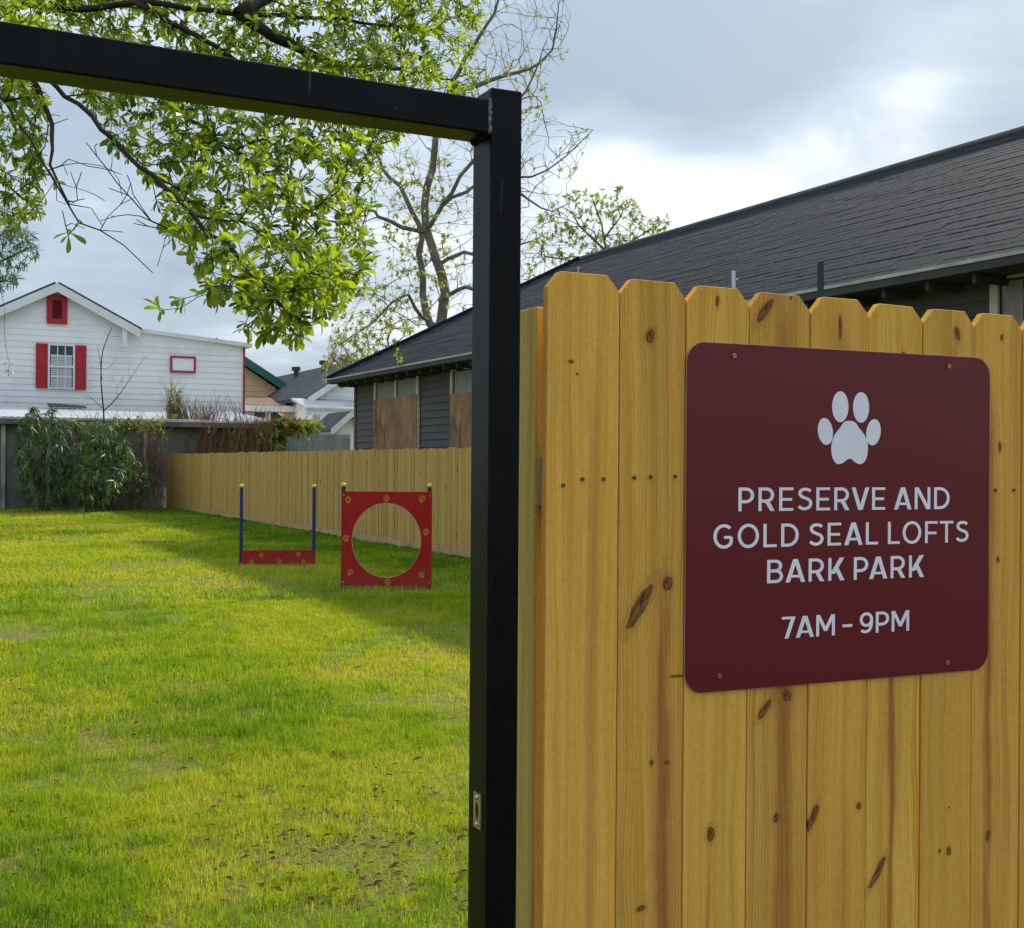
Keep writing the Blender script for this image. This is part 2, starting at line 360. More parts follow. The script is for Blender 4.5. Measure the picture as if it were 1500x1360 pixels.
def groundmat():
    m, t, b = mat('ground_soil'); co = t.coord(); n = t.noise(co, .9, 6, .6); n2 = t.noise(co, 34, 5, .7); n3 = t.noise(co, 160, 4, .7)
    soil = t.mix(t.rng(n3, .3, .7), (.050, .036, .014), (.27, .20, .075))
    c = t.mix(t.rng(t.m('ADD', t.m('MULTIPLY', n, .5), t.m('MULTIPLY', n2, .5)), .40, .60), soil, (.15, .21, .012))
    t.put(b.inputs['Base Color'], c); b.inputs['Roughness'].default_value = .95; b.inputs['Specular IOR Level'].default_value = .15
    t.put(b.inputs['Normal'], t.bump(n3, .8, .012)); return m
M['ground'] = groundmat()

# ------------------------------------------------------------------ ground and lawn
g = MB(); g.add([(-300, -300, 0), (300, -300, 0), (300, 400, 0), (-300, 400, 0)], [(0, 1, 2, 3)])
tag(g.build('ground', M['ground']), kind='structure')
g = MB(); g.add([(-60, -14, .004), (60, -14, .004), (60, 1.1, .004), (-60, 1.1, .004)], [(0, 1, 2, 3)])
tag(g.build('added_dark_sheet', plain('sheet_dark_gray', (.055, .053, .050), .9, .25, 6, .2, bumpk=.004)), kind='structure')  # unseen dark sheet, added to cut green bounce light on the front fence
FX, BY = 8.36, 43.9            # side fence plane, back wall plane
rs = np.random.default_rng(5)
def vnoise(x, y, s, seed):
    r = np.random.default_rng(seed); T = r.random((64, 64)); X = x * s; Y = y * s
    xi = np.floor(X).astype(int); yi = np.floor(Y).astype(int); fx = X - xi; fy = Y - yi
    fx = fx * fx * (3 - 2 * fx); fy = fy * fy * (3 - 2 * fy)
    a = T[xi % 64, yi % 64]; b = T[(xi + 1) % 64, yi % 64]; c = T[xi % 64, (yi + 1) % 64]; e = T[(xi + 1) % 64, (yi + 1) % 64]
    return (a * (1 - fx) + b * fx) * (1 - fy) + (c * (1 - fx) + e * fx) * fy
def blades(n, y0, y1, hgt, wid, power=1.0, xmarg=.35, flat=False):
    Y = y0 + (y1 - y0) * rs.random(n) ** power
    lo = .062 * Y - xmarg; hi = np.minimum(FX - .03, .46 * Y + xmarg)
    X = lo + (hi - lo) * rs.random(n)
    k = int(n * .42); Y2 = y0 + (y1 - y0) * rs.random(k) ** power      # the lawn goes on to both sides of the view
    l2 = .062 * Y2 - xmarg; h2 = np.minimum(FX - .03, .46 * Y2 + xmarg); sd_ = rs.random(k)
    X2 = np.where(sd_ < .45, l2 - 1.6 * rs.random(k), h2 + (np.minimum(FX - .03, h2 + 2.6) - h2) * rs.random(k))
    X = np.concatenate([X, X2]); Y = np.concatenate([Y, Y2]); n = len(X)
    # keep fewer blades on worn ground
    dens = .38 * vnoise(X, Y, .9, 1) + .32 * vnoise(X, Y, 3.1, 2) + .30 * vnoise(X, Y, 12.0, 6)
    worn = 1.2 * np.exp(-(((X - 1.65) / .62) ** 2 + ((Y - 4.6) / .95) ** 2)) * np.clip((vnoise(X, Y, 5.5, 9) - .22) * 4, 0, 1) + .8 * np.exp(-(((X - 2.6) / .4) ** 2 + ((Y - 5.7) / .6) ** 2)) + .7 * np.exp(-(((X - 4.9) / .8) ** 2 + ((Y - 12.4) / .8) ** 2))
    keep = rs.random(n) < 1 if flat else rs.random(n) < np.clip((dens - .30) * 3.0, .06, 1) * np.clip(1 - .85 * worn, .08, 1)
    X = X[keep]; Y = Y[keep]; dens = dens[keep]; n = len(X)
    lush = vnoise(X, Y, .55, 3) * .6 + vnoise(X, Y, 1.7, 4) * .4
    left = np.exp(-((X - (.09 * Y)) / (.055 * Y + .12)) ** 2) * (Y < 7.5)
    lush = np.clip(lush + .28 * left, 0, 1)
    tint = np.clip(.68 - .62 * (lush - .42) * 1.4 + rs.normal(0, .13, n), 0, .9); fine = vnoise(X, Y, 9.0, 12); tint = np.clip(tint + .34 * (fine - .5), 0, .9); dead = rs.random(n) < np.where(Y < 8, .10, .04); tint[dead] = rs.uniform(.86, 1, dead.sum())
    shade = np.clip((X - (FX - 2.6)) / 1.5, 0, 1) * (Y > 14); tint = tint - .30 * shade      # shade beside the side fence, painted into the blade tint as darker green
    tint = np.clip(tint, 0, 1)
    h = hgt * (.35 + .85 * rs.random(n)) * (.6 + .8 * lush) * (.55 + .9 * vnoise(X, Y, 11.0, 15)); h[dead] *= .6
    if flat: tint = rs.uniform(.80, 1, n); h = rs.uniform(.004, .018, n)
    a = rs.random(n) * 2 * np.pi; wv = wid * (.6 + .8 * rs.random(n))
    lean = h * rs.uniform(.05, .75, n) if not flat else rs.uniform(.015, .06, n); la = rs.random(n) * 2 * np.pi
    dxv, dyv = np.cos(a) * wv, np.sin(a) * wv; lx, ly = np.cos(la) * lean, np.sin(la) * lean
    V = np.empty((n, 5, 3))
    V[:, 0] = np.stack([X - dxv, Y - dyv, np.full(n, -.002)], 1); V[:, 1] = np.stack([X + dxv, Y + dyv, np.full(n, -.002)], 1)
    V[:, 2] = np.stack([X + dxv * .8 + lx * .32, Y + dyv * .8 + ly * .32, h * .62], 1); V[:, 3] = np.stack([X - dxv * .8 + lx * .32, Y - dyv * .8 + ly * .32, h * .62], 1)
    V[:, 4] = np.stack([X + lx, Y + ly, h], 1)
    b = np.arange(n)[:, None] * 5
    Ft = np.concatenate([b + np.array([[0, 1, 2]]), b + np.array([[0, 2, 3]]), b + np.array([[3, 2, 4]])])
    return V.reshape(-1, 3), Ft, np.repeat(tint, 5)
parts = [blades(60000, 2.8, 9, .01, .0013, .7, .35, True), blades(230000, 2.8, 7.5, .040, .0015, .8), blades(210000, 7.0, 14, .045, .0026, .75), blades(150000, 13.5, 26, .055, .0055, .8, .6), blades(110000, 25, BY - .4, .06, .010, .9, .8)]
Vs, Fs, Ts = [], [], []; off = 0
for V, Fc, T in parts: Vs.append(V); Fs.append(Fc + off); Ts.append(T); off += len(V)
gm = npmesh('grass', np.concatenate(Vs), np.concatenate(Fs), M['grass'], np.concatenate(Ts))
tag(link('grass', gm), 'bright yellow-green mown lawn filling the dog yard', 'grass', kind='stuff')
random.seed(11)
lit = MB()
for i in range(900):
    Y = 3.2 + 12 * random.random() ** 1.6; X = random.uniform(.06 * Y, .46 * Y)
    if random.random() < .5: X, Y = random.gauss(1.75, .5), random.gauss(4.7, .7)
    if Y < 3: continue
    s_ = random.uniform(.008, .03); a = random.random() * 6.3; z = random.uniform(.012, .04)
    e1 = Vector((math.cos(a), math.sin(a), random.uniform(-.3, .4))) * s_; e2 = Vector((-math.sin(a), math.cos(a), random.uniform(-.3, .4))) * s_ * .38
    c = Vector((X, Y, z)); lit.add([c - e1, c + e2 * 1.1 + Vector((0, 0, .006)), c + e1, c - e2], [(0, 1, 2), (0, 2, 3)])
tag(lit.build('leaf_litter', M['litter']), 'scattered brown dead leaves lying in the lawn', 'dead leaves', kind='stuff')

# ------------------------------------------------------------------ side fence (far, natural pine)
sf = empty('side_fence', (FX, BY - .2, 0), 'long pine picket fence along the right side of the lawn', 'fence')
pm = MB(); pm.box(-.008, .008, -.0655, .0655, .09, 1.80); pme = pm.mesh('side_picket')
random.seed(3)
y = BY - .25; k = 0
while k < 296:
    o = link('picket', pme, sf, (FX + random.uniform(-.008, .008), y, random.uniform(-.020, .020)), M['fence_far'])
    o.rotation_euler = (random.uniform(-.003, .003), 0, random.uniform(-.06, .06)); y -= .1385; k += 1
yend = y
for i in range(17):
    ya, yb = BY - .2 - i * 2.44, BY - .2 - (i + 1) * 2.44 + .004
    if yb < yend: break
    MB().box(FX - .032, FX - .0085, yb, ya, .0, .135 + .004 * (i % 3)).build('kickboard', M['kick'], sf)
    for zz in (.35, .95, 1.5): MB().box(FX + .0085, FX + .047, yb, ya, zz, zz + .089).build('stringer', M['kick'], sf)
    MB().box(FX + .048, FX + .137, yb - .045, yb + .044, -.05, 1.75).build('fence_post', M['post_wood'], sf)

# ------------------------------------------------------------------ dark gray house with shingle roof on the right
EX, WX, RX = 9.06, 9.56, 13.28; EZ, RZ = 3.45, 5.92; EY1, EY0 = 28.5, 2.0
hip = RX - EX
hs = empty('gray_house', (WX, EY1 - .5, 0), 'dark gray clapboard house with boarded windows and black shingle roof', 'house')
wallY1, wallY0 = EY1 - .5, EY0 + .5
MB().box(WX + .03, 2 * RX - WX, wallY0 + .02, wallY1 - .02, 0, EZ - .02).build('wall', M['gray_siding'], hs)
zz = .02; ph = .142
while zz < EZ - .1:
    z1 = min(zz + ph + .02, EZ - .06)
    MB().hexa([(WX - .012, wallY0, zz), (WX + .028, wallY0, zz), (WX + .028, wallY1, zz), (WX - .012, wallY1, zz),
               (WX + .012, wallY0, z1), (WX + .028, wallY0, z1), (WX + .028, wallY1, z1), (WX + .012, wallY1, z1)]).build('clapboard', M['gray_siding'], hs)
    zz += ph
for yy in (wallY1 - .01, wallY0 + .01):
    MB().box(WX - .03, WX + .05, yy - .06, yy + .06, 0, EZ - .08).build('corner_board', M['gray_siding'], hs)
# roof body
rt = MB()
A = [(EX, EY0, EZ), (2 * RX - EX, EY0, EZ), (2 * RX - EX, EY1, EZ), (EX, EY1, EZ)]; Rr = [(RX, EY0 + hip, RZ), (RX, EY1 - hip, RZ)]
rt.add(A + Rr, [(0, 1, 4), (1, 2, 5, 4), (2, 3, 5), (3, 0, 4, 5), (3, 2, 1, 0)])
roof = rt.build('roof', M['shingle'], hs)
slope = math.atan2(RZ - EZ, RX - EX); SL = math.hypot(RZ - EZ, RX - EX); sdir = Vector((math.cos(slope), 0, math.sin(slope))); nrm = Vector((-math.sin(slope), 0, math.cos(slope)))
random.seed(8)
strips = []
for v in range(4):
    s_ = MB(); n = 14; L = .985; low = []; dep = .165
    for i in range(n + 1):
        low.append(random.uniform(0, .005))
    vs = []
    for i in range(n + 1):
        yy = -L / 2 + L * i / n; th = .0038 + random.uniform(0, .0022)
        a = sdir * low[i]; b = sdir * dep
        vs += [a + Vector((0, yy, 0)) + nrm * th, b + Vector((0, yy, 0)) + nrm * .003, a + Vector((0, yy, 0)) - nrm * .004]
    fs = []
    for i in range(n):
        q = 3 * i; fs += [(q, q + 1, q + 4, q + 3), (q, q + 3, q + 5, q + 2)]
    s_.add(vs, fs); strips.append(s_)
smesh = [s_.mesh('shingle_strip') for s_ in strips]
for me in smesh: me.materials.append(M['shingle'])
cand = []
exp_ = .1355; nc = int(SL / exp_)
for c in range(nc):
    s0 = c * exp_; hx = s0 * math.cos(slope); ya, yb = EY0 + hx, EY1 - hx; yy = ya + (c % 3) * .33 + random.random() * .05
    base = Vector((EX, 0, EZ)) + sdir * s0 + nrm * .006
    while yy + .5 < yb + .35:
        p = base + Vector((0, yy, 0)) + nrm * random.uniform(0, .003) + sdir * random.uniform(-.005, .005)
        px, py, pz = proj(p); vis = 700 < px < 1540 or 470 < px < 700
        cand.append((0 if vis else 1, pz, p, random.randrange(4))); yy += .988
cand.sort(key=lambda q: (q[0], q[1]))
rest = MB()
for i, (vis, pz, p, v) in enumerate(cand):
    if i < 296:
        o = link('shingle', smesh[v], roof, p); o.rotation_euler = (0, random.uniform(-.004, .004), random.uniform(-.003, .003))
    else:
        rest.add([Vector(q) + p for q in strips[v].v], strips[v].f)
rest.build('shingles', M['shingle'], roof, kind='stuff')
rc = MB(); rc.tube([(RX, EY0 + hip, RZ + .02), (RX, EY1 - hip, RZ + .02)], .045, 8); rc.build('ridge_cap', M['ridge'], roof)
rc = MB(); rc.tube([(RX, EY1 - hip, RZ + .02), (EX, EY1, EZ + .03)], .06, 8); rc.build('hip_cap', M['shingle'], roof)
MB().box(EX - .030, EX - .002, EY0, EY1 + .03, EZ - .024, EZ + .010).build('drip_edge', M['gutter'], roof)
MB().box(EX - .020, EX - .002, EY0, EY1 + .02, EZ - .105, EZ - .026).build('gutter', M['soffit'], roof)
MB().box(EX - .02, EX + .005, EY1 + .004, EY1 + .04, EZ - .12, EZ + .0).build('fascia', M['gutter'], roof)
MB().box(EX + .02, WX + .02, EY0, EY1, EZ - .11, EZ - .075).build('soffit', M['soffit'], roof)
yy = EY0 + .3
while yy < EY1:
    MB().box(EX + .05, WX - .032, yy - .022, yy + .022, EZ - .20, EZ - .113).build('rafter_tail', M['soffit'], hs); yy += .61
def house_window(px0, px1, py0, py1, boarded, pxm=None, pyb=None, pxz=None):
    """window on the wall facing the yard; px from the photograph are turned into positions on the wall plane"""
    a = onX(px0, (py0 + py1) / 2, WX); b = onX(px1, (py0 + py1) / 2, WX); zt = onX(px0, py0, WX).z; zb = onX(px0, py1, WX).z
    y1, y0 = a.y, b.y; X = WX - .016
    wn = empty_part('window', hs, (X, (y0 + y1) / 2, zb))
    fw = .10
    for (ya, yb, za, zb2) in ((y0, y0 + fw, zb, zt), (y1 - fw, y1, zb, zt), (y0 + fw, y1 - fw, zt - fw, zt), (y0 + fw, y1 - fw, zb - .05, zb)):
        MB().box(X - .045, X - .002, ya, yb, za, zb2).build('window_frame', M['cream'], wn)
    MB().box(X - .014, X - .003, y0 + fw, y1 - fw, zb, zt - fw).build('glass_pane', M['glass'], wn)
    ym = (y0 + y1) / 2
    MB().box(X - .040, X - .0145, ym - .05, ym + .05, zb, zt - fw).build('mullion', M['cream'], wn)
    for (ya, yb) in ((y0 + fw, ym - .05), (ym + .05, y1 - fw)):
        cm = MB(); n = 14; pts = [(X - .016 - .006 * (i % 2), ya + .06 + (yb - ya - .12) * i / n) for i in range(n + 1)]
        cm.add([(x_, y_, zt - fw - .62) for x_, y_ in pts] + [(x_, y_, zt - fw - .02) for x_, y_ in pts], [(i, i + 1, n + 2 + i, n + 1 + i) for i in range(n)])
        cm.build('curtain', M['curtain'], wn)
    if boarded:
        MB().box(X - .062, X - .047, y0 + .03, y1 - .035, zb - .03, boarded).build('plywood_board', M['ply'], wn)
def empty_part(name, parent, loc):
    o = bpy.data.objects.new(name, None); COL.objects.link(o); o.parent = parent; o.location = Vector(loc) - wloc(parent); o.empty_display_size = .1; WL[o.name] = Vector(loc); return o
zply = onX(553, 586, WX).z
house_window(551, 616, 548, 690, zply)
house_window(663, 735, 537, 700, onX(664, 578, WX).z)
house_window(1456, 1580, 398, 560, None)

# ------------------------------------------------------------------ far houses
def P(px, py, Y): return onY(px, py, Y)
# white clapboard house with red shutters
HY = 52.0
ap = P(82, 421, HY); er = P(199, 486, HY); xl = 2 * ap.x - er.x; lr = P(357, 508, HY); ll = P(201, 487, HY)
wh = empty('white_house', (ap.x, HY, 0), 'white clapboard house with red shutters beyond the back wall', 'house')
def xmax(z):
    if z <= lr.z: return lr.x
    if z <= ll.z: return lr.x + (ll.x - lr.x) * (z - lr.z) / (ll.z - lr.z)
    return er.x + (ap.x - er.x) * (z - er.z) / (ap.z - er.z)
def xmin(z):
    if z <= er.z: return xl
    return xl + (ap.x - xl) * (z - er.z) / (ap.z - er.z)
bp = [(xl, HY + .05, 0), (lr.x, HY + .05, 0), (lr.x, HY + .05, lr.z), (ll.x, HY + .05, ll.z), (ap.x, HY + .05, ap.z), (xl, HY + .05, er.z)]
MB().prism(bp, (0, 9, 0)).build('wall', M['white_siding'], wh)
z = 1.2; rp = .232
while z < ap.z - .15:
    z1 = min(z + rp + .02, ap.z - .02); a0, a1, b0, b1_ = xmin(z), xmax(z), xmin(z1), xmax(z1)
    MB().hexa([(a0, HY - .012, z), (a1, HY - .012, z), (a1, HY + .045, z), (a0, HY + .045, z), (b0, HY + .012, z1), (b1_, HY + .012, z1), (b1_, HY + .045, z1), (b0, HY + .045, z1)]).build('clapboard', M['white_siding'], wh)
    z += rp
# gable roof
dr = Vector((er.x - ap.x, 0, er.z - ap.z)).normalized(); un = Vector((-dr.z, 0, dr.x)) if dr.x < 0 else Vector((-dr.z, 0, dr.x))
if un.z < 0: un = -un
for sgn in (1, -1):
    dd = Vector((dr.x * sgn, 0, dr.z)); uu = Vector((un.x * sgn, 0, un.z)); e_ = er if sgn > 0 else Vector((xl, HY, er.z))
    a = Vector((ap.x, HY - .38, ap.z + .02)); b_ = Vector((e_.x, HY - .38, e_.z + .02)) + dd * .12
    rfp = MB().prism([a, b_, b_ + uu * .16, a + uu * .16], (0, 9.6, 0)).build('roof_slope', M['roof_far'], wh)
    a2 = a + Vector((0, -.05, -.24)); b2_ = b_ + Vector((0, -.05, -.24))
    MB().prism([a2, b2_, b2_ + Vector((0, 0, .33)), a2 + Vector((0, 0, .33))], (0, .045, 0)).build('rake_board', M['white_trim'], wh)
MB().prism([(ll.x, HY - .2, ll.z), (lr.x + .3, HY - .2, lr.z - .04), (lr.x + .3, HY - .2, lr.z + .12), (ll.x, HY - .2, ll.z + .15)], (0, 9, 0)).build('side_roof', M['white_trim'], wh)
MB().box(lr.x - .02, lr.x + .05, HY - .06, HY + .06, 1, lr.z - .05).build('corner_board', M['red_paint'], wh)
bk = P(181, 482, HY); MB().prism([(bk.x - .1, HY - .36, bk.z), (bk.x + .08, HY - .36, bk.z), (bk.x + .08, HY - .36, bk.z - .75), (bk.x - .1, HY - .36, bk.z - .75)], (0, .1, 0)).build('eave_bracket', M['white_trim'], wh)
def rect(px0, py0, px1, py1, Y): a = P(px0, py0, Y); b = P(px1, py1, Y); return a.x, b.x, b.z, a.z
def framed(name, parent, px0, py0, px1, py1, Y, fw, fm, im, iname):
    x0, x1, z0, z1 = rect(px0, py0, px1, py1, Y); o = empty_part(name, parent, ((x0 + x1) / 2, Y - .04, z0))
    for (a, b, c, d_) in ((x0, x0 + fw, z0, z1), (x1 - fw, x1, z0, z1), (x0 + fw, x1 - fw, z0, z0 + fw), (x0 + fw, x1 - fw, z1 - fw, z1)):
        MB().box(a, b, Y - .10, Y - .034, c, d_).build('frame', fm, o)
    MB().box(x0 + fw, x1 - fw, Y - .06, Y - .036, z0 + fw, z1 - fw).build(iname, im, o)
    return o, (x0 + fw, x1 - fw, z0 + fw, z1 - fw)
v_, r_ = framed('gable_vent', wh, 68.5, 432, 98, 476, HY, .20, M['red_paint'], M['dark'], 'recess')
for i in range(7):
    za = r_[2] + (r_[3] - r_[2]) * i / 7
    MB().hexa([(r_[0] + .02, HY - .10, za), (r_[1] - .02, HY - .10, za), (r_[1] - .02, HY - .062, za + .05), (r_[0] + .02, HY - .062, za + .05), (r_[0] + .02, HY - .10, za + .03), (r_[1] - .02, HY - .10, za + .03), (r_[1] - .02, HY - .062, za + .08), (r_[0] + .02, HY - .062, za + .08)]).build('louver', M['red_dark'], v_)
wn, r_ = framed('window', wh, 70, 503.5, 109, 571, HY, .07, M['white_trim'], M['glass'], 'pane')
zm = (r_[2] + r_[3]) / 2
MB().box(r_[0], r_[1], HY - .10, HY - .061, zm - .045, zm + .045).build('meeting_rail', M['white_trim'], wn)
for i in (1, 2):
    xx = r_[0] + (r_[1] - r_[0]) * i / 3
    for (za, zb) in ((r_[2], zm - .045), (zm + .045, r_[3])): MB().box(xx - .018, xx + .018, HY - .085, HY - .061, za, zb).build('muntin', M['white_trim'], wn)
for za in ((r_[2] + zm) / 2, (zm + r_[3]) / 2):
    for i in range(3):
        xa = r_[0] + (r_[1] - r_[0]) * i / 3 + .019; xb = r_[0] + (r_[1] - r_[0]) * (i + 1) / 3 - .019
        MB().box(xa, xb, HY - .083, HY - .061, za - .018, za + .018).build('muntin', M['white_trim'], wn)
nb = 16
for i in range(nb):
    za = r_[2] + .02 + (r_[3] - r_[2] - .35) * i / nb
    MB().box(r_[0] + .04, r_[1] - .04, HY - .0605, HY - .0602, za, za + .062).build('blind_slat', M['blind'], wn)
for (a, b_, c, d_) in ((52.5, 503, 69, 569), (109.5, 506, 125.5, 571.5)):
    x0, x1, z0, z1 = rect(a, b_, c, d_, HY); sh = empty_part('shutter', wh, ((x0 + x1) / 2, HY - .04, z0))
    for (za, zb) in ((z0, z0 + .10), ((z0 + z1) / 2 - .05, (z0 + z1) / 2 + .05), (z1 - .1, z1)): MB().box(x0 + .07, x1 - .07, HY - .10, HY - .034, za, zb).build('rail', M['red_paint'], sh)
    for xa in (x0, x1 - .07): MB().box(xa, xa + .07, HY - .10, HY - .034, z0, z1).build('stile', M['red_paint'], sh)
    MB().box(x0 + .07, x1 - .07, HY - .075, HY - .035, z0 + .1, z1 - .1).build('panel', M['red_paint'], sh)
framed('side_window', wh, 249, 521.5, 286, 547, HY, .075, M['red_paint'], M['white_siding'], 'board')

# low shed with tin roof along the back of the yard
shl, shr = P(-140, 612, BY).x, P(412, 617, BY).x
s1 = P(100, 613, BY).z; s2 = P(100, 598, HY - 1.2).z
sd = empty('back_shed', (0, BY, 0), 'low weathered gray shed with pale tin roof behind the shrubs', 'shed')
MB().box(shl, shr - .2, BY + .02, BY + 6, 0, s1 - .1).build('wall', M['shed'], sd)
xx = shl; i = 0; random.seed(4)
while xx < shr - .5:
    for zc in range(4):
        za = zc * (s1 - .15) / 4
        pale = (onY(0, 700, BY).x - .2 < xx < onY(26, 700, BY).x and zc in (0, 2)) or random.random() < .07
        MB().box(xx + .004, xx + 1.196, BY - .02 - .006 * random.random(), BY + .018, za + .004, za + (s1 - .15) / 4 - .004).build('wall_panel', M['shed_pale' if pale else 'shed'], sd)
    xx += 1.2
for px in (4, 70, 140, 212):
    c = P(px, 700, BY); MB().box(c.x - .06, c.x + .06, BY - .15, BY - .028, 0, s1 - .1).build('wall_post', M['shed_pale'], sd)
n = 60; rfm = MB()
top = []
for i in range(n * 2 + 1):
    x_ = shl + (shr - shl) * i / (n * 2); top.append((x_, .02 if i % 2 else 0))
rfm.add([(x_, BY - .35, s1 + h_) for x_, h_ in top] + [(x_, HY - 1.2, s2 + h_) for x_, h_ in top] + [(x_, BY - .35, s1 - .06) for x_, h_ in top],
        [(i, i + 1, 2 * n + 2 + i, 2 * n + 1 + i) for i in range(2 * n)] + [(i + 1, i, 4 * n + 2 + i, 4 * n + 3 + i) for i in range(2 * n)])
rfm.build('tin_roof', M['tin'], sd)
MB().box(shl, shr, BY - .33, BY - .29, s1 - .22, s1 - .061).build('fascia', M['shed'], sd)
lt = P(100, 599, HY - 1.8); MB().hexa([(lt.x - .7, HY - 2.2, s2 - .02), (lt.x + .6, HY - 2.2, s2 - .02), (lt.x + .6, HY - 1.5, s2 + .05), (lt.x - .7, HY - 1.5, s2 + .05), (lt.x - .7, HY - 2.2, s2 + .02), (lt.x + .6, HY - 2.2, s2 + .02), (lt.x + .6, HY - 1.5, s2 + .09), (lt.x - .7, HY - 1.5, s2 + .16)]).build('roof_patch', M['roof_far'], sd)

# yellow gable house with green trim
Y1 = 66.0; ga = P(314, 508, Y1); gr = P(430, 584, Y1); gl = 2 * ga.x - gr.x
yh = empty('yellow_house', (ga.x, Y1, 0), 'pale yellow gabled house with dark green roof trim', 'house')
MB().prism([(gl, Y1, 0), (gr.x - .3, Y1, 0), (gr.x - .3, Y1, gr.z + .1), (ga.x, Y1, ga.z), (gl, Y1, gr.z)], (0, 10, 0)).build('wall', M['butter'], yh)
dd = (Vector((gr.x, 0, gr.z)) - Vector((ga.x, 0, ga.z))).normalized()
for i in range(10):
    za = gr.z - 1.2 + i * .3; xr = ga.x + (gr.x - ga.x) * (ga.z - (za + .3)) / (ga.z - gr.z) if za > gr.z - .3 else gr.x - .35
    MB().hexa([(ga.x, Y1 - .035, za), (xr, Y1 - .035, za), (xr, Y1 - .003, za), (ga.x, Y1 - .003, za), (ga.x, Y1 - .012, za + .29), (xr, Y1 - .012, za + .29), (xr, Y1 - .003, za + .29), (ga.x, Y1 - .003, za + .29)]).build('clapboard', M['butter'], yh)
for sgn in (1, -1):
    a = Vector((ga.x, Y1 - .5, ga.z + .05)); b_ = Vector((ga.x + sgn * (gr.x - ga.x + .1), Y1 - .5, gr.z)); u = Vector((0, 0, .2))
    MB().prism([a + u, b_ + u, b_ + u * 1.8, a + u * 1.8], (0, 11, 0)).build('roof_slope', M['roof_far'], yh)
    MB().prism([a + Vector((0, -.06, -.1)), b_ + Vector((0, -.06, -.1)), b_ + Vector((0, -.06, .3)), a + Vector((0, -.06, .3))], (0, .055, 0)).build('rake_board', M['green'], yh)

# pink flat building
Y2 = 60.0; a = P(330, 597, Y2); b_ = P(465, 601, Y2); tb = P(350, 583, Y2 + 5)
pk = empty('pink_building', (a.x, Y2, 0), 'low pink building with brown roof and white fascia', 'building')
MB().box(a.x, b_.x - .25, Y2, Y2 + 6, 0, b_.z - .1).build('wall', M['pink'], pk)
MB().prism([(a.x, Y2 - .3, a.z + .06), (b_.x, Y2 - .3, a.z + .06), (b_.x - 1.2, Y2 + 5, tb.z), (a.x, Y2 + 5, tb.z)], (0, 0, .08)).build('roof', M['brown_roof'], pk)
MB().box(a.x, b_.x + .05, Y2 - .36, Y2 - .305, b_.z - .14, a.z + .12).build('fascia', M['white_trim'], pk)
for (p0, p1) in ((372, 388), (396, 412)):
    x0, x1, z0, z1 = rect(p0, 604, p1, 626, Y2); o = empty_part('window', pk, (x0, Y2, z0))
    MB().box(x0, x1, Y2 - .03, Y2 - .004, z0, z1).build('pane', M['glass'], o)
    for (q0, q1, c0, c1) in ((x0 - .09, x0, z0, z1), (x1, x1 + .09, z0, z1), (x0 - .09, x1 + .09, z1, z1 + .1)): MB().box(q0, q1, Y2 - .06, Y2 - .003, c0, c1).build('frame', M['white_trim'], o)

# gray roofed gable house with porch
Y3 = 57.0; a3 = P(532, 531, Y3); e3 = P(447, 588, Y3); r3 = 2 * a3.x - e3.x
ph_ = empty('porch_house', (a3.x, Y3, 0), 'pale house with dark gray gable roof and white porch columns', 'house')
# ridge runs back until it shows at x = 397
Yb = Y3 + 1
while proj((a3.x, Yb, a3.z))[0] > 399 and Yb < 140: Yb += .5
MB().prism([(e3.x + .35, Y3, 0), (r3 - .35, Y3, 0), (r3 - .35, Y3, e3.z), (a3.x, Y3, a3.z - .1), (e3.x + .35, Y3, e3.z)], (0, Yb - Y3, 0)).build('wall', M['white_siding'], ph_)
for i in range(9):
    za = e3.z + i * .24; f_ = max(0, (a3.z - za - .24) / (a3.z - e3.z)); hw = (a3.x - e3.x - .35) * min(1, f_)
    if hw < .2: break
    MB().hexa([(a3.x - hw, Y3 - .04, za), (a3.x + hw, Y3 - .04, za), (a3.x + hw, Y3 - .004, za), (a3.x - hw, Y3 - .004, za), (a3.x - hw, Y3 - .012, za + .23), (a3.x + hw, Y3 - .012, za + .23), (a3.x + hw, Y3 - .004, za + .23), (a3.x - hw, Y3 - .004, za + .23)]).build('clapboard', M['white_siding'], ph_)
for sgn in (1, -1):
    a = Vector((a3.x, Y3 - .4, a3.z)); b_ = Vector((a3.x - sgn * (a3.x - e3.x), Y3 - .4, e3.z)); u = Vector((0, 0, .12))
    MB().prism([a + u * .2, b_ + u * .2, b_ + u * 1.6, a + u * 1.6], (0, Yb - Y3, 0)).build('roof_slope', M['roof_far'], ph_)
    MB().prism([a + Vector((0, -.06, -.18)), b_ + Vector((0, -.06, -.18)), b_ + Vector((0, -.06, .14)), a + Vector((0, -.06, .14))], (0, .055, 0)).build('rake_board', M['white_trim'], ph_)
pz = P(470, 601, Y3 - 2.2).z; px0, px1 = P(447, 601, Y3 - 2.2).x, P(560, 601, Y3 - 2.2).x
MB().prism([(px0, Y3 - 2.3, pz), (px1, Y3 - 2.3, pz), (px1, Y3 - .05, pz + .5), (px0, Y3 - .05, pz + .5)], (0, 0, .1)).build('porch_roof', M['tin'], ph_)
MB().box(px0, px1, Y3 - 2.25, Y3 - 2.15, pz - .22, pz - .003).build('porch_beam', M['white_trim'], ph_)
for q in (473.5, 540):
    c = P(q, 620, Y3 - 2.2); MB().box(c.x - .11, c.x + .11, Y3 - 2.31, Y3 - 2.09, 0, pz - .225).build('porch_column', M['white_trim'], ph_)
MB().box(P(478, 620, Y3).x, r3 - .5, Y3 - .05, Y3 - .005, 0, pz - .1).build('porch_wall', M['blue_door'], ph_)
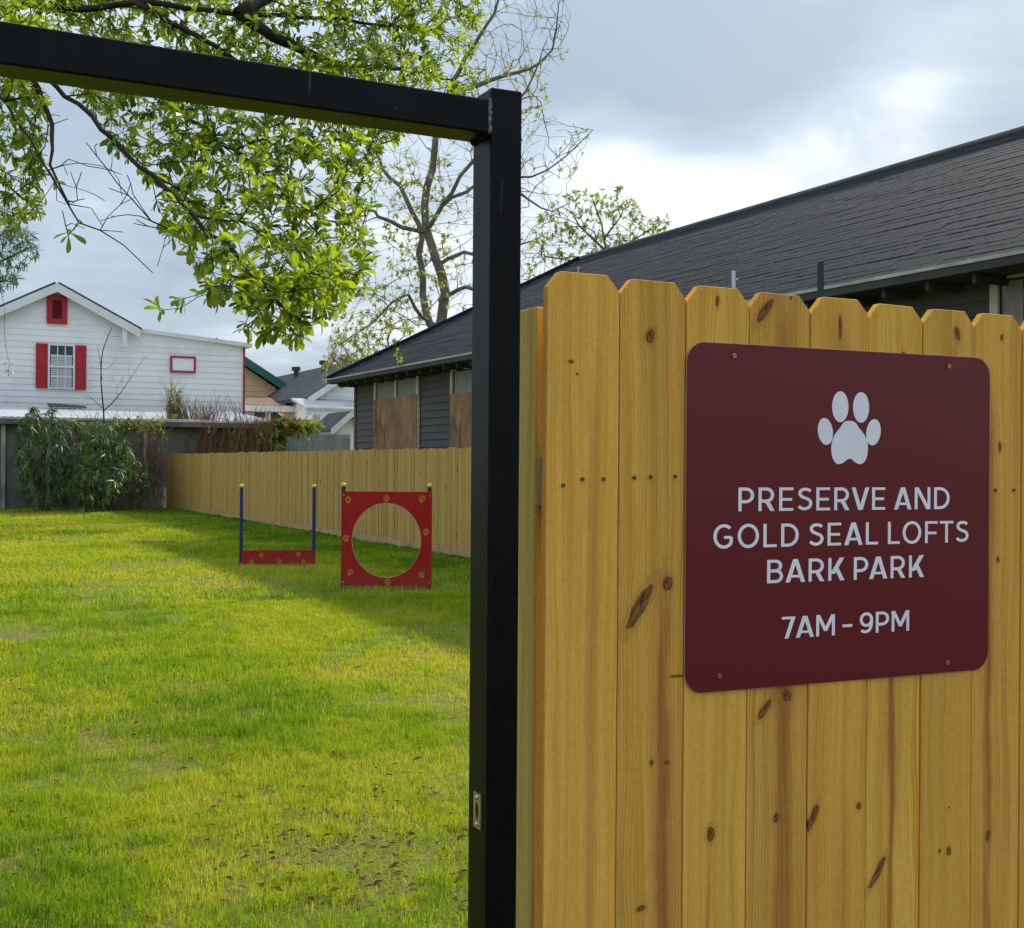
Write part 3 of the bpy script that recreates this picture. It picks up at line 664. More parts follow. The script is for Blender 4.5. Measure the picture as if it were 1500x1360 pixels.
for (q, qy) in ((435, 552), (477, 546)):
    c = Vector((a3.x - .9, 0, 0)); yy = Y3 + 2
    while proj((a3.x - .5, yy, a3.z))[0] > q and yy < Yb - .5: yy += .3
    t_ = MB(); zb = a3.z - .5; t_.tube([(a3.x - .5, yy, zb), (a3.x - .5, yy, zb + .65)], .13, 8); t_.tube([(a3.x - .5, yy, zb + .66), (a3.x - .5, yy, zb + .86)], .24, 8); t_.build('roof_vent', M['soffit'], ph_)
c = P(507, 528, Y3 + 9); cm = MB(); cm.box(c.x - .28, c.x + .28, Y3 + 8.7, Y3 + 9.3, c.z - 2, c.z + .02).build('chimney', M['brick'], ph_)
MB().box(c.x - .34, c.x + .34, Y3 + 8.64, Y3 + 9.36, c.z + .022, c.z + .16).build('chimney_cap', M['brick'], ph_)

# little gabled outbuilding and corrugated panel fence
Y4 = 50.0; a4 = P(512, 606, Y4); e4 = P(481, 633, Y4); r4 = 2 * a4.x - e4.x
ob = empty('garden_shed', (a4.x, Y4, 0), 'small white shed with steep gable beside the dark gray house', 'shed')
MB().prism([(e4.x + .3, Y4, 0), (r4 - .3, Y4, 0), (r4 - .3, Y4, e4.z + .1), (a4.x, Y4, a4.z - .05), (e4.x + .3, Y4, e4.z + .1)], (0, 2.5, 0)).build('wall', M['white_siding'], ob)
for sgn in (1, -1):
    a = Vector((a4.x, Y4 - .35, a4.z)); b_ = Vector((a4.x - sgn * (a4.x - e4.x), Y4 - .35, e4.z)); u = Vector((0, 0, .1))
    MB().prism([a + u * .1, b_ + u * .1, b_ + u, a + u], (0, 3.1, 0)).build('roof_slope', M['roof_far'], ob)
    MB().prism([a + Vector((0, -.05, -.15)), b_ + Vector((0, -.05, -.15)), b_ + Vector((0, -.05, .12)), a + Vector((0, -.05, .12))], (0, .045, 0)).build('rake_board', M['white_trim'], ob)
x0, x1, z0, z1 = rect(503, 640, 508, 660, Y4); MB().box(e4.x + .35, e4.x + .5, Y4 - .1, Y4 - .01, 0, e4.z).build('corner_post', M['white_trim'], ob)
Y5 = 46.5; cf = empty('corrugated_fence', (P(460, 650, Y5).x, Y5, 0), 'gray corrugated metal fence beyond the pine fence', 'fence')
xa, xb = P(416, 640, Y5).x, P(513, 640, Y5).x; npan = 4; random.seed(2)
for i in range(npan):
    p0 = xa + (xb - xa) * i / npan; p1 = xa + (xb - xa) * (i + 1) / npan; zt = P(460, 634 - random.uniform(-1.5, 1.5), Y5).z; n = 20
    pts = [(p0 + (p1 - p0) * j / n, Y5 + (.03 if j % 2 else -.03) + .01 * (i % 2)) for j in range(n + 1)]
    MB().add([(x_, y_, 0) for x_, y_ in pts] + [(x_, y_, zt) for x_, y_ in pts] + [(x_, y_ + .004, 0) for x_, y_ in pts] + [(x_, y_ + .004, zt) for x_, y_ in pts],
             [(j, j + 1, n + 2 + j, n + 1 + j) for j in range(n)] + [(2 * n + 2 + j + 1, 2 * n + 2 + j, 3 * n + 3 + j, 3 * n + 4 + j) for j in range(n)]).build('metal_panel', M['corr'], cf)
MB().box(xa, xb, Y5 + .06, Y5 + .1, 1.2, 1.3).build('rail', M['shed'], cf)

# ------------------------------------------------------------------ vegetation machinery
def leaf_proto(kind):
    """local leaf: base at origin, along +X, up +Z ; unit length"""
    if kind == 'oak': st = [(0, .012), (.25, .07), (.5, .135), (.72, .175), (.88, .14), (1, .02)]; bend = -.18
    elif kind == 'lance': st = [(0, .01), (.2, .055), (.5, .07), (.8, .04), (1, .004)]; bend = -.32
    else: st = [(0, .02), (.35, .2), (.7, .16), (1, .01)]; bend = -.15
    v = []
    for x, h in st:
        z = bend * x * x; v += [(x, -h, z + h * .35), (x, 0, z), (x, h, z + h * .35)]
    f = []
    for i in range(len(st) - 1):
        q = 3 * i; f += [(q, q + 3, q + 4, q + 1), (q + 1, q + 4, q + 5, q + 2)]
    return np.array(v), np.array(f)
PROTO = {k: leaf_proto(k) for k in ('oak', 'lance', 'small')}
def frame(dirv, roll):
    x = dirv.normalized(); up = Vector((0, 0, 1)); yv = up.cross(x)
    yv = yv.normalized() if yv.length > 1e-4 else Vector((0, 1, 0)); zv = x.cross(yv)
    m = Matrix((x, yv, zv)).transposed(); return m @ Matrix.Rotation(roll, 3, 'X')
def leaves_mesh(name, leaves, kind, material):
    pv, pf = PROTO[kind]; n = len(leaves)
    Rm = np.array([[list(r) for r in l[1]] for l in leaves]); T = np.array([tuple(l[0]) for l in leaves]); S = np.array([l[2] for l in leaves])
    V = np.einsum('nij,kj->nki', Rm, pv) * S[:, None, None] + T[:, None, :]
    Fc = (np.arange(n)[:, None, None] * len(pv) + pf[None]).reshape(-1, 4)
    return npmesh(name, V.reshape(-1, 3), Fc, material, np.repeat(np.array([l[3] for l in leaves]), len(pv)))
class Skel:
    def __init__(s): s.p = []; s.par = []; s.dir = []; s.rmin = []
    def limb(s, pts, r0=None, r1=None, parent=-1, step=.15, wob=.02):
        """smooth polyline of 3D points; r0..r1 fixed thickness"""
        pts = [Vector(q) for q in pts]; out = []
        for i in range(len(pts) - 1):
            a = pts[max(i - 1, 0)]; b = pts[i]; c = pts[i + 1]; e = pts[min(i + 2, len(pts) - 1)]
            n = max(1, int((c - b).length / step))
            for j in range(n):
                t = j / n; out.append(.5 * ((2 * b) + (c - a) * t + (2 * a - 5 * b + 4 * c - e) * t * t + (3 * b - a - 3 * c + e) * t ** 3))
        out.append(pts[-1]); ids = []
        if parent == 'near' and s.p:
            parent = int(np.argmin([(q - out[0]).length for q in s.p]))
        for i, q in enumerate(out):
            if i and wob: q = q + Vector((random.gauss(0, wob), random.gauss(0, wob), random.gauss(0, wob)))
            s.p.append(q); s.par.append(parent if i == 0 else len(s.p) - 2); prev = s.p[s.par[-1]] if s.par[-1] >= 0 else q
            dv = q - prev; s.dir.append(dv.normalized() if dv.length > 1e-6 else Vector((0, 0, 1)))
            f = i / max(1, len(out) - 1); s.rmin.append(0 if r0 is None else r0 + (r1 - r0) * f); ids.append(len(s.p) - 1)
        return ids
    def connect(s, tips, step=.12, wob=.02, maxlen=9, ang=.7, sag=0.0):
        """grow a twig from the best existing node to each tip, nearest tips first"""
        P0 = np.array([tuple(q) for q in s.p]); T = np.array([tuple(q) for q in tips])
        dmin = np.full(len(T), 1e9)
        for i in range(0, len(P0), 400): dmin = np.minimum(dmin, np.linalg.norm(T[:, None] - P0[None, i:i + 400], axis=2).min(1))
        cap = len(s.p) + len(T) * 40; A = np.zeros((cap, 3)); D = np.zeros((cap, 3)); n = len(s.p); A[:n] = P0; D[:n] = np.array([tuple(q) for q in s.dir]); ends = []
        for ti in np.argsort(dmin):
            t = T[ti]; dv = t - A[:n]; L = np.linalg.norm(dv, axis=1) + 1e-6; cs = (dv * D[:n]).sum(1) / L
            j = int(np.argmin(L * (1 + ang * (1 - cs)))); Lj = L[j]
            if Lj > maxlen: continue
            a = Vector(A[j]); b = Vector(t); d0 = Vector(D[j]); k = max(1, min(30, int(Lj / step))); par = j
            ctrl = a + (d0 * .45 + (b - a).normalized() * .55) * Lj * .5 + Vector((0, 0, sag * Lj))
            for q in range(1, k + 1):
                f = q / k; pt = a * (1 - f) ** 2 + ctrl * 2 * f * (1 - f) + b * f * f
                if q < k: pt = pt + Vector((random.gauss(0, wob), random.gauss(0, wob), random.gauss(0, wob)))
                s.p.append(pt); s.par.append(par); dd = (pt - s.p[par]); dd = dd.normalized() if dd.length > 1e-6 else d0; s.dir.append(dd); s.rmin.append(0)
                A[n] = pt; D[n] = dd; par = n; n += 1
            ends.append(n - 1)
        return ends
    def radii(s, rtip, pw=.5):
        n = len(s.p); cnt = [0.0] * n; kids = [0] * n
        for i in range(n):
            if s.par[i] >= 0: kids[s.par[i]] += 1
        for i in range(n - 1, -1, -1):
            if kids[i] == 0: cnt[i] += 1
            if s.par[i] >= 0: cnt[s.par[i]] += cnt[i]
        s.r = [max(rtip * max(cnt[i], 1) ** pw, s.rmin[i]) for i in range(n)]; s.kids = kids
    def mesh(s, kbig=7, ksmall=3, thr=.012):
        """chains of nodes become tubes"""
        n = len(s.p); first = {}; used = [False] * n; kid = [[] for _ in range(n)]
        for i in range(n):
            if s.par[i] >= 0: kid[s.par[i]].append(i)
        mb = MB(); starts = [i for i in range(n) if s.par[i] < 0]; st = [(i, None) for i in starts]
        while st:
            i, frm = st.pop(); pts = []; rad = []
            if frm is not None: pts.append(s.p[frm]); rad.append(min(s.r[frm], s.r[i] * 1.25))
            while True:
                pts.append(s.p[i]); rad.append(s.r[i]); ks = kid[i]
                if not ks: break
                ks = sorted(ks, key=lambda q: -s.r[q])
                for q in ks[1:]: st.append((q, i))
                i = ks[0]
            if len(pts) > 1: mb.tube(pts, rad, kbig if max(rad) > thr else ksmall, cap=False)
        return mb
def inpoly(x, y, poly):
    c = False; n = len(poly)
    for i in range(n):
        x1, y1 = poly[i]; x2, y2 = poly[(i + 1) % n]
        if (y1 > y) != (y2 > y) and x < (x2 - x1) * (y - y1) / (y2 - y1) + x1: c = not c
    return c
def pick(poly, n, weight=None):
    xs = [q[0] for q in poly]; ys = [q[1] for q in poly]; out = []
    while len(out) < n:
        x = random.uniform(min(xs), max(xs)); y = random.uniform(min(ys), max(ys))
        if inpoly(x, y, poly) and (weight is None or random.random() < weight(x, y)): out.append((x, y))
    return out
def whorl(pos, dirv, n, L, spread, tint, droop=0., jit=.2):
    out = []; d0 = dirv.normalized(); o1 = d0.orthogonal().normalized(); o2 = d0.cross(o1); ph = random.random() * 6.28
    for i in range(n):
        a = ph + 6.283 * i / n + random.gauss(0, .3); sp = spread * random.uniform(.6, 1.15)
        v = d0 * math.cos(sp) + (o1 * math.cos(a) + o2 * math.sin(a)) * math.sin(sp) + Vector((0, 0, -droop))
        out.append((pos - d0 * random.uniform(0, .03), frame(v, random.gauss(0, .5)), L * random.uniform(.55, 1.2), min(1, max(0, random.gauss(tint, jit)))))
    return out

# ------------------------------------------------------------------ overhanging oak
random.seed(21)
ok = empty('oak_tree', tuple(Vector((*atZ(-520, 700, 8.6).xy, 0))), 'leafy oak hanging over the lawn from the upper left', 'tree')
ob_ = wloc(ok); sk = Skel()
crotch = atZ(-470, -150, 8.6)
tr_ids = sk.limb([ob_, ob_ + Vector((.05, 0, 1.2)), ob_ + Vector((.1, .05, 2.6)), crotch], .30, .19, step=.25)
def L3(l): return [atZ(*q) for q in l]
limbs = [
 ([(-470, -150, 8.6), (-260, -120, 8.3), (-80, -50, 7.9), (60, 10, 7.5), (200, 5, 7.2), (350, 20, 7.2), (500, 30, 7.6), (640, 45, 8)], .042, .006),
 ([(-260, -120, 8.3), (-90, 10, 7.4), (20, 75, 6.6), (95, 140, 6.1), (150, 190, 5.8), (240, 275, 5.4), (330, 360, 5.1), (400, 430, 4.9)], .024, .003),
 ([(-80, -50, 7.9), (60, 50, 7.3), (190, 110, 6.9), (300, 190, 6.5), (400, 270, 6.2), (470, 350, 6), (510, 420, 5.8)], .022, .003),
 ([(200, 5, 7.2), (320, 70, 7.1), (440, 150, 7.2), (530, 190, 7.4), (590, 185, 7.6)], .017, .003),
 ([(-90, 10, 7.4), (-20, 110, 6.2), (30, 190, 5.7), (80, 265, 5.4), (115, 325, 5.3), (180, 355, 5.2), (225, 400, 5.1)], .011, .002),
 ([(-260, -120, 8.3), (-180, 60, 6.8), (-90, 180, 6.3), (-20, 240, 6.2), (30, 290, 6.1)], .04, .004),
 ([(350, 20, 7.2), (470, -30, 8), (600, -20, 8.6), (690, 15, 9)], .04, .005),
 ([(350, 20, 7.2), (470, 85, 7.5), (590, 105, 8), (670, 115, 8.3)], .035, .004),
 ([(-80, -50, 7.9), (120, -70, 8.4), (320, -80, 8.8), (560, -70, 9)], .024, .004),
 ([(20, 75, 6.6), (70, 160, 6.0), (75, 240, 5.6), (100, 300, 5.5)], .022, .003),
]
for pts, r0, r1 in limbs: sk.limb(L3(pts), r0, r1, 'near', .12, .007)
OM = [(-60, -60), (720, -60), (705, 30), (692, 70), (702, 122), (640, 172), (600, 195), (560, 215), (545, 300), (532, 350), (545, 430), (520, 455), (470, 470), (455, 505), (430, 508), (400, 490), (370, 495), (345, 470), (335, 440), (300, 420), (280, 385), (235, 330), (220, 280), (185, 235), (135, 190), (110, 140), (62, 125), (72, 200), (62, 285), (55, 325), (0, 335), (-60, 340)]
def zfield(x, y):
    z = 4.9 + max(0, 420 - y) * .0072 + max(0, x - 520) * .003
    if x < 80: z = 6.3
    return z + random.gauss(0, .38)
def wt(x, y):
    if x < 80 and y > 120: return .6
    if 120 < x < 230 and y > 150: return .45
    if y > 250: return .62 if y < 430 else .42
    if y > 170: return .85
    if x > 640: return .75
    return 1
tips = [atZ(x, y, max(4.5, zfield(x, y))) for x, y in pick(OM, 3300, wt)]
tips += [atZ(*q) for q in ((232, 455, 4.6), (440, 498, 4.7), (362, 478, 4.7), (262, 440, 5.0), (10, 268, 5.6), (45, 300, 5.8), (12, 545, 9.0), (100, 345, 5.2))]
ends = sk.connect(tips, .08, .006, 2.2, .8, .06)
# bare hanging twigs
bt = [atZ(x, y, 5.2 + random.gauss(0, .2)) for x, y in pick([(70, 150), (150, 200), (215, 290), (240, 360), (245, 415), (205, 375), (140, 365), (95, 320), (60, 250)], 45)]
bare = sk.connect(bt, .05, .002, 1.6, 1.5, .08); sk.radii(.0017, .37)
oakleaf = []
for e in ends:
    pz = -(CR.transposed() @ (sk.p[e] - CP)).z
    dv = sk.dir[e] + Vector((0, 0, -.12)); tn = random.gauss(.42, .30)
    oakleaf += whorl(sk.p[e], dv, random.randint(5, 8), random.uniform(.034, .070) * (1.15 if pz < 5.4 else .95), 1.1, tn)
    j = sk.par[e]
    for q in range(2):
        if j < 0 or sk.r[j] > .006: break
        oakleaf += whorl(sk.p[j], sk.dir[j], random.randint(1, 3), random.uniform(.035, .055), 1.0, tn); j = sk.par[j]
mb = sk.mesh(8, 4, .012); mb.build('branches', M['bark'], ok, smooth=True)
t_ = MB(); t_.tube([sk.p[i] for i in tr_ids], [sk.r[i] * 1.15 + .02 for i in tr_ids], 14); t_.build('trunk', M['bark'], ok, smooth=True)
inf = []
for i, l in enumerate(oakleaf):
    px, py, pz = proj(l[0]); inf.append((0 if (0 < px < 700 and 0 < py < 520) else 1, pz / l[2], i))
inf.sort(); single = set(q[2] for q in inf[:290])
lp = PROTO['oak']; lme = bpy.data.meshes.new('oak_leaf'); lme.from_pydata([tuple(q) for q in lp[0]], [], [tuple(int(a) for a in q) for q in lp[1]])
at_ = lme.attributes.new('tint', 'FLOAT', 'POINT'); at_.data.foreach_set('value', [.3] * len(lp[0])); lme.materials.append(M['leaf'])
for i in single:
    l = oakleaf[i]; o = bpy.data.objects.new('leaf', lme); COL.objects.link(o); o.parent = ok
    o.matrix_local = Matrix.Translation(l[0] - ob_) @ l[1].to_4x4() @ Matrix.Scale(l[2], 4)
rest_l = [(l[0] - ob_, l[1], l[2], l[3]) for i, l in enumerate(oakleaf) if i not in single]
link('foliage', leaves_mesh('foliage', rest_l, 'oak', M['leaf']), ok)['kind'] = 'stuff'

# ------------------------------------------------------------------ background trees
def bgtree(name, label, base, limbs, poly, n, zc, zs, rtip, leaf=0, leafL=.12, lm='leaf_pale', seed=1, bark='bark_gray', step=.5, wob=.06, weight=None, maxlen=6, lk='small', pw=.5, leafsel=None, ang=.9):
    random.seed(seed); b = Vector((*atZ(base[0], 690, base[2]).xy, 0)); o = empty(name, tuple(b), label, 'tree'); s = Skel()
    p0 = L3(limbs[0][0]); ids = s.limb([b] + p0, limbs[0][1], limbs[0][2], step=step, wob=wob * .5)
    for pts, r0, r1 in limbs[1:]: s.limb(L3(pts), r0, r1, 'near', step, wob)
    tips = [atZ(x, y, zc + random.gauss(0, zs)) for x, y in pick(poly, n, weight)]
    en = s.connect(tips, step * .8, wob, maxlen, ang, .05); s.radii(rtip, pw)
    t_ = MB(); t_.tube([s.p[i] for i in ids], [s.r[i] * 1.04 + .004 for i in ids], 10); t_.build('trunk', M[bark], o, smooth=True)
    s.mesh(7, 3, rtip * 3).build('branches', M[bark], o, smooth=True)
    lv = []
    for e in en:
        px, py, _ = proj(s.p[e])
        pr = leafsel(px, py) if leafsel else leaf
        if random.random() < pr:
            lv += whorl(s.p[e], s.dir[e], random.randint(4, 8), leafL * random.uniform(.7, 1.2), 1.1, .5)
            if s.par[e] >= 0 and random.random() < .6: lv += whorl(s.p[s.par[e]], s.dir[e], 3, leafL, 1.1, .5)
    if lv: link('crown', leaves_mesh('crown', [(l[0] - b, l[1], l[2], l[3]) for l in lv], lk, M[lm]), o)['kind'] = 'stuff'
    return o
ZB = 44
big = [([(640, 520, ZB), (645, 470, ZB), (652, 430, ZB), (640, 380, ZB), (625, 335, ZB), (622, 300, ZB), (632, 250, ZB), (640, 200, ZB), (655, 140, ZB), (690, 70, ZB), (725, 20, ZB), (740, -60, ZB)], .25, .018),
 ([(630, 475, ZB), (622, 430, ZB + .5), (616, 390, ZB + .6), (618, 350, ZB + .6), (605, 310, ZB + 1), (585, 275, ZB + 1), (560, 245, ZB + 1.5), (545, 190, ZB + 2), (540, 120, ZB + 2)], .14, .02),
 ([(625, 335, ZB), (650, 300, ZB - 1), (690, 240, ZB - 1.5), (740, 190, ZB - 2), (770, 130, ZB - 2), (800, 60, ZB - 2)], .09, .014),
 ([(650, 300, ZB - 1), (720, 265, ZB - 1), (780, 255, ZB - 1), (830, 225, ZB - 1), (868, 190, ZB - 1)], .065, .012),
 ([(622, 340, ZB), (590, 330, ZB), (555, 315, ZB), (525, 300, ZB + 1), (490, 270, ZB + 1)], .085, .015),
 ([(628, 470, ZB), (610, 455, ZB - 1), (600, 430, ZB - 1), (575, 445, ZB - 2), (540, 480, ZB - 2), (500, 500, ZB - 2)], .075, .012),
 ([(645, 440, ZB), (680, 420, ZB - 1), (730, 430, ZB - 1), (790, 425, ZB - 1)], .09, .02),
 ([(640, 390, ZB), (680, 370, ZB), (730, 375, ZB), (780, 350, ZB)], .08, .02),
 ([(640, 200, ZB), (600, 150, ZB), (585, 90, ZB), (590, 20, ZB)], .10, .015),
 ([(655, 140, ZB), (720, 120, ZB), (790, 90, ZB), (820, 30, ZB)], .10, .02),
 ([(720, 265, ZB - 1), (770, 290, ZB - 1), (810, 310, ZB - 1), (835, 300, ZB - 1)], .06, .015),
]
BP = [(470, 560), (480, 500), (500, 430), (480, 330), (470, 230), (500, 120), (560, -40), (840, -40), (830, 90), (800, 130), (815, 170), (870, 185), (855, 225), (830, 300), (840, 340), (800, 380), (800, 440), (700, 450), (640, 480), (600, 480), (560, 520)]
def bl(px, py):
    if px < 600 and py > 330: return .75
    if 570 < px < 660 and 230 < py < 450: return .7
    if 690 < px < 800 and 90 < py < 190: return .45
    return .12
bgtree('bare_tree', 'tall bare gray tree with twisted trunk behind the black shingle roof', (640, 0, ZB), big, BP, 2300, ZB, 1.6, .0068, 0, .16, 'leaf_pale', 31, step=.42, wob=.045, pw=.36, maxlen=7, leafsel=bl)
sm = [([(905, 420, 40), (893, 380, 40), (885, 350, 40), (880, 330, 40), (872, 300, 40)], .09, .02), ([(890, 370, 40), (850, 330, 40), (822, 300, 40)], .045, .012), ([(885, 350, 40), (910, 320, 40), (905, 290, 40)], .04, .01), ([(892, 378, 40), (930, 350, 40), (965, 330, 40)], .04, .01), ([(893, 390, 40), (840, 380, 40), (800, 380, 40), (775, 400, 40)], .04, .01)]
bgtree('budding_tree', 'small tree with pale green new leaves above the roof ridge', (905, 0, 40), sm, [(770, 430), (775, 350), (810, 290), (850, 275), (915, 275), (940, 310), (985, 318), (970, 345), (900, 380), (840, 410)], 460, 40, .9, .0070, .6, .16, 'leaf_pale', 41, step=.4, wob=.04, pw=.36)
wp = [([(560, 640, 50), (552, 585, 50), (545, 555, 50), (540, 530, 50), (520, 505, 50)], .09, .02), ([(545, 560, 50), (565, 520, 50), (590, 490, 50)], .05, .012), ([(548, 575, 50), (515, 545, 50), (490, 530, 50)], .05, .012)]
bgtree('slender_tree', 'thin pale green tree between the gray house and the porch house', (540, 0, 50), wp, [(475, 560), (480, 490), (530, 460), (600, 440), (620, 470), (560, 530), (530, 560), (500, 570)], 260, 50, 1, .008, .6, .17, 'leaf_pale', 43, step=.45, wob=.05)
le = [([(-60, 480, 26), (-40, 420, 26), (-20, 395, 26), (10, 380, 26), (40, 365, 26)], .10, .012), ([(-40, 420, 26), (-10, 350, 26), (20, 335, 26)], .04, .01), ([(-40, 430, 26), (0, 410, 26), (25, 415, 26)], .04, .01)]
bgtree('edge_tree', 'feathery dark green tree reaching in at the left edge above the white house', (-120, 0, 26), le, [(-140, 440), (-140, 300), (0, 318), (40, 335), (62, 370), (40, 385), (20, 420), (-20, 440)], 700, 26, .5, .004, 1, .16, 'leaf_shrub', 47, step=.25, wob=.02, lk='lance', pw=.36)
sp = [([(152, 640, 41), (152, 612, 41), (150, 580, 41), (148, 540, 41), (152, 510, 41), (164, 480, 41)], .035, .007), ([(152, 602, 41), (172, 582, 41), (190, 556, 41), (205, 535, 41)], .02, .005), ([(149, 555, 41), (144, 520, 41), (142, 505, 41)], .012, .004), ([(152, 600, 41), (135, 585, 41), (122, 580, 41)], .010, .004)]
bgtree('bare_sapling', 'leafless sapling standing in front of the white clapboard wall', (152, 0, 41), sp, [(118, 590), (140, 500), (165, 475), (215, 520), (180, 590)], 26, 41, .3, .004, 0, .1, 'leaf_vine', 53, step=.3, wob=.02, bark='bark')

# ------------------------------------------------------------------ shrubs along the back wall
def shrub(label, base, poly, n, Z, zs, seed, L=.33, tint=.5):
    random.seed(seed); b = Vector((*atZ(base, 752, Z).xy, 0)); o = empty('shrub', tuple(b), label, 'shrub', 'shrubs along the back wall'); s = Skel()
    cx = sum(q[0] for q in poly) / len(poly); ty = min(q[1] for q in poly)
    for i in range(6):
        x0 = base + random.uniform(-18, 18); g0 = atZ(x0, 752, Z + random.uniform(-.4, .4)); g0.z = 0
        tx = cx + random.uniform(-45, 45); s.limb([g0, atZ((x0 + tx) / 2 - 5, 690, Z), atZ(tx, ty + random.uniform(10, 70), Z)], .022, .008, step=.25, wob=.03)
    tips = [atZ(x, y, Z + random.gauss(0, zs)) for x, y in pick(poly, n)]
    en = s.connect(tips, .22, .03, 3, .6, .1); s.radii(.004, .4); s.mesh(5, 3, .01).build('stems', M['dry'], o)
    lv = []
    for e in en:
        dv = s.dir[e] * .5 + Vector((random.gauss(0, .4), random.gauss(-.25, .4), -.25)); lv += whorl(s.p[e], dv, random.randint(7, 11), L * random.uniform(.7, 1.2), .85, random.gauss(tint, .2), .35)
    link('foliage', leaves_mesh('foliage', [(l[0] - b, l[1], l[2] , l[3]) for l in lv], 'lance', M['leaf_shrub']), o)['kind'] = 'stuff'
ZS = 39.6
shrub('tall dark shrub with drooping leaves near the left end of the back wall', 60, [(22, 640), (30, 610), (50, 590), (80, 600), (100, 625), (105, 680), (95, 730), (60, 745), (40, 720), (28, 680)], 250, ZS, .7, 61, tint=.30)
shrub('drooping green shrub in the middle of the back wall, lowest leaves touching grass', 130, [(90, 700), (110, 650), (130, 620), (165, 618), (192, 655), (195, 690), (170, 720), (150, 752), (122, 752), (118, 720), (95, 715)], 280, ZS - .3, .7, 62, tint=.45)
random.seed(71)
def mass(name, label, cat, polys, Z, n, L, lm, kind='lance', stems=0, sm='dry', slen=(.8, 1.8), droop=.3):
    tp = [q for p in polys for q in p]; c = atZ(sum(q[0] for q in tp) / len(tp), 752, Z); b = Vector((c.x, c.y, 0))
    lv = []; o = empty(name, tuple(b), label, cat); st = MB()
    for p in polys:
        for x, y in pick(p, n): 
            q = atZ(x, y, Z + random.gauss(0, .25)); lv += whorl(q, Vector((random.gauss(0, 1), random.gauss(-.5, .6), random.gauss(0, .6))), random.randint(3, 6), L * random.uniform(.6, 1.2), 1.0, random.gauss(.5, .3), droop)
        for x, y in pick(p, stems):
            q = atZ(x, y, Z + random.gauss(0, .25)); l_ = random.uniform(*slen); a = Vector((random.gauss(0, .18), random.gauss(0, .15), 1)).normalized()
            st.tube([q - a * l_ * .5, q + Vector((random.gauss(0, .05), 0, 0)), q + a * l_ * .5 + Vector((random.gauss(0, .2), 0, 0))], [.012, .009, .004], 3, False)
    if st.v: st.build('stems', M[sm], o, kind='stuff')
    if lv: link('foliage', leaves_mesh('foliage', [(l[0] - b, l[1], l[2], l[3]) for l in lv], kind, M[lm]), o)['kind'] = 'stuff'
    return o
mass('roof_vine', 'leafy vine trailing along the tin roof edge above the shrubs', 'vine', [[(165, 612), (245, 612), (245, 640), (200, 636), (165, 628)], [(105, 615), (150, 612), (150, 640), (110, 650)]], BY * .93, 60, .22, 'leaf_vine', 'small', 30, slen=(.4, 1.0))
mass('dry_brush', 'brown dried vines standing behind the far end of the pine fence', 'brush', [[(245, 600), (270, 595), (285, 640), (280, 662), (245, 662)], [(300, 600), (400, 618), (400, 662), (300, 662)], [(280, 612), (310, 612), (310, 662), (280, 662)]], BY + 0.0, 22, .16, 'leaf_vine', 'small', 300, slen=(.6, 1.7))
mass('brush_clump', 'tall dry tuft of vine rising in front of the white siding', 'brush', [[(245, 572), (260, 566), (266, 590), (262, 625), (250, 630)]], BY - .2, 46, .17, 'leaf_vine', 'small', 60, slen=(.5, 1.2))
mass('bamboo_clump', 'yellow-green leafy clump above the far pine fence by the corrugated panels', 'bush', [[(380, 625), (415, 612), (460, 618), (468, 630), (420, 634), (405, 655), (395, 655), (370, 640)]], BY + .6, 300, .30, 'leaf_vine', 'small', 40, slen=(.6, 1.4))
shrub('low straggly shrub between the drooping shrubs and the fence corner', 190, [(165, 700), (185, 665), (215, 680), (228, 720), (215, 748), (180, 748)], 70, ZS + .9, .4, 63, L=.26, tint=.25)
mass('shade_brush', 'dark tangled brush at the corner of wall and fence', 'brush', [[(175, 650), (240, 640), (240, 745), (185, 748)]], BY * .95, 40, .18, 'leaf_shrub', 'lance', 200, slen=(.7, 1.6))
mass('dead_branches', 'pile of dry brown branches on the ground below the shrubs', 'branches', [[(130, 738), (215, 730), (230, 750), (150, 756)]], ZS + .4, 4, .16, 'leaf_vine', 'small', 90, slen=(.4, 1.0))
mass('roof_weed', 'thin green weed growing from the gutter of the dark house', 'weed', [[(581, 515), (587, 513), (586, 540), (582, 540)]], 25.6, 14, .10, 'leaf_pale', 'small', 6, slen=(.2, .5))

# ------------------------------------------------------------------ agility obstacles
def paw2d(cx, cz, s):
    """list of ellipses (cx, cz, rx, rz)"""
    return [(cx - .34 * s, cz + .12 * s, .13 * s, .2 * s), (cx - .12 * s, cz + .38 * s, .14 * s, .22 * s), (cx + .14 * s, cz + .38 * s, .14 * s, .22 * s), (cx + .35 * s, cz + .12 * s, .13 * s, .2 * s), (cx, cz - .2 * s, .3 * s, .27 * s)]
def decal(parent, c, ex, n, s, rot, m):
    """paw print of flat ellipses on a surface; c centre, ex horizontal unit vector, n outward unit vector"""
    mb = MB(); ca, sa = math.cos(rot), math.sin(rot)
    for (a, b_, rx, rz) in paw2d(0, 0, s):
        pts = []
        for i in range(12):
            t_ = 6.2832 * i / 12; u = a + rx * math.cos(t_); v = b_ + rz * math.sin(t_); u, v = u * ca - v * sa, u * sa + v * ca
            pts.append(c + ex * u + Vector((0, 0, v)) + n * .001)
        mb.prism(pts, n * .0015)
    return mb.build('paw_print', m, parent)
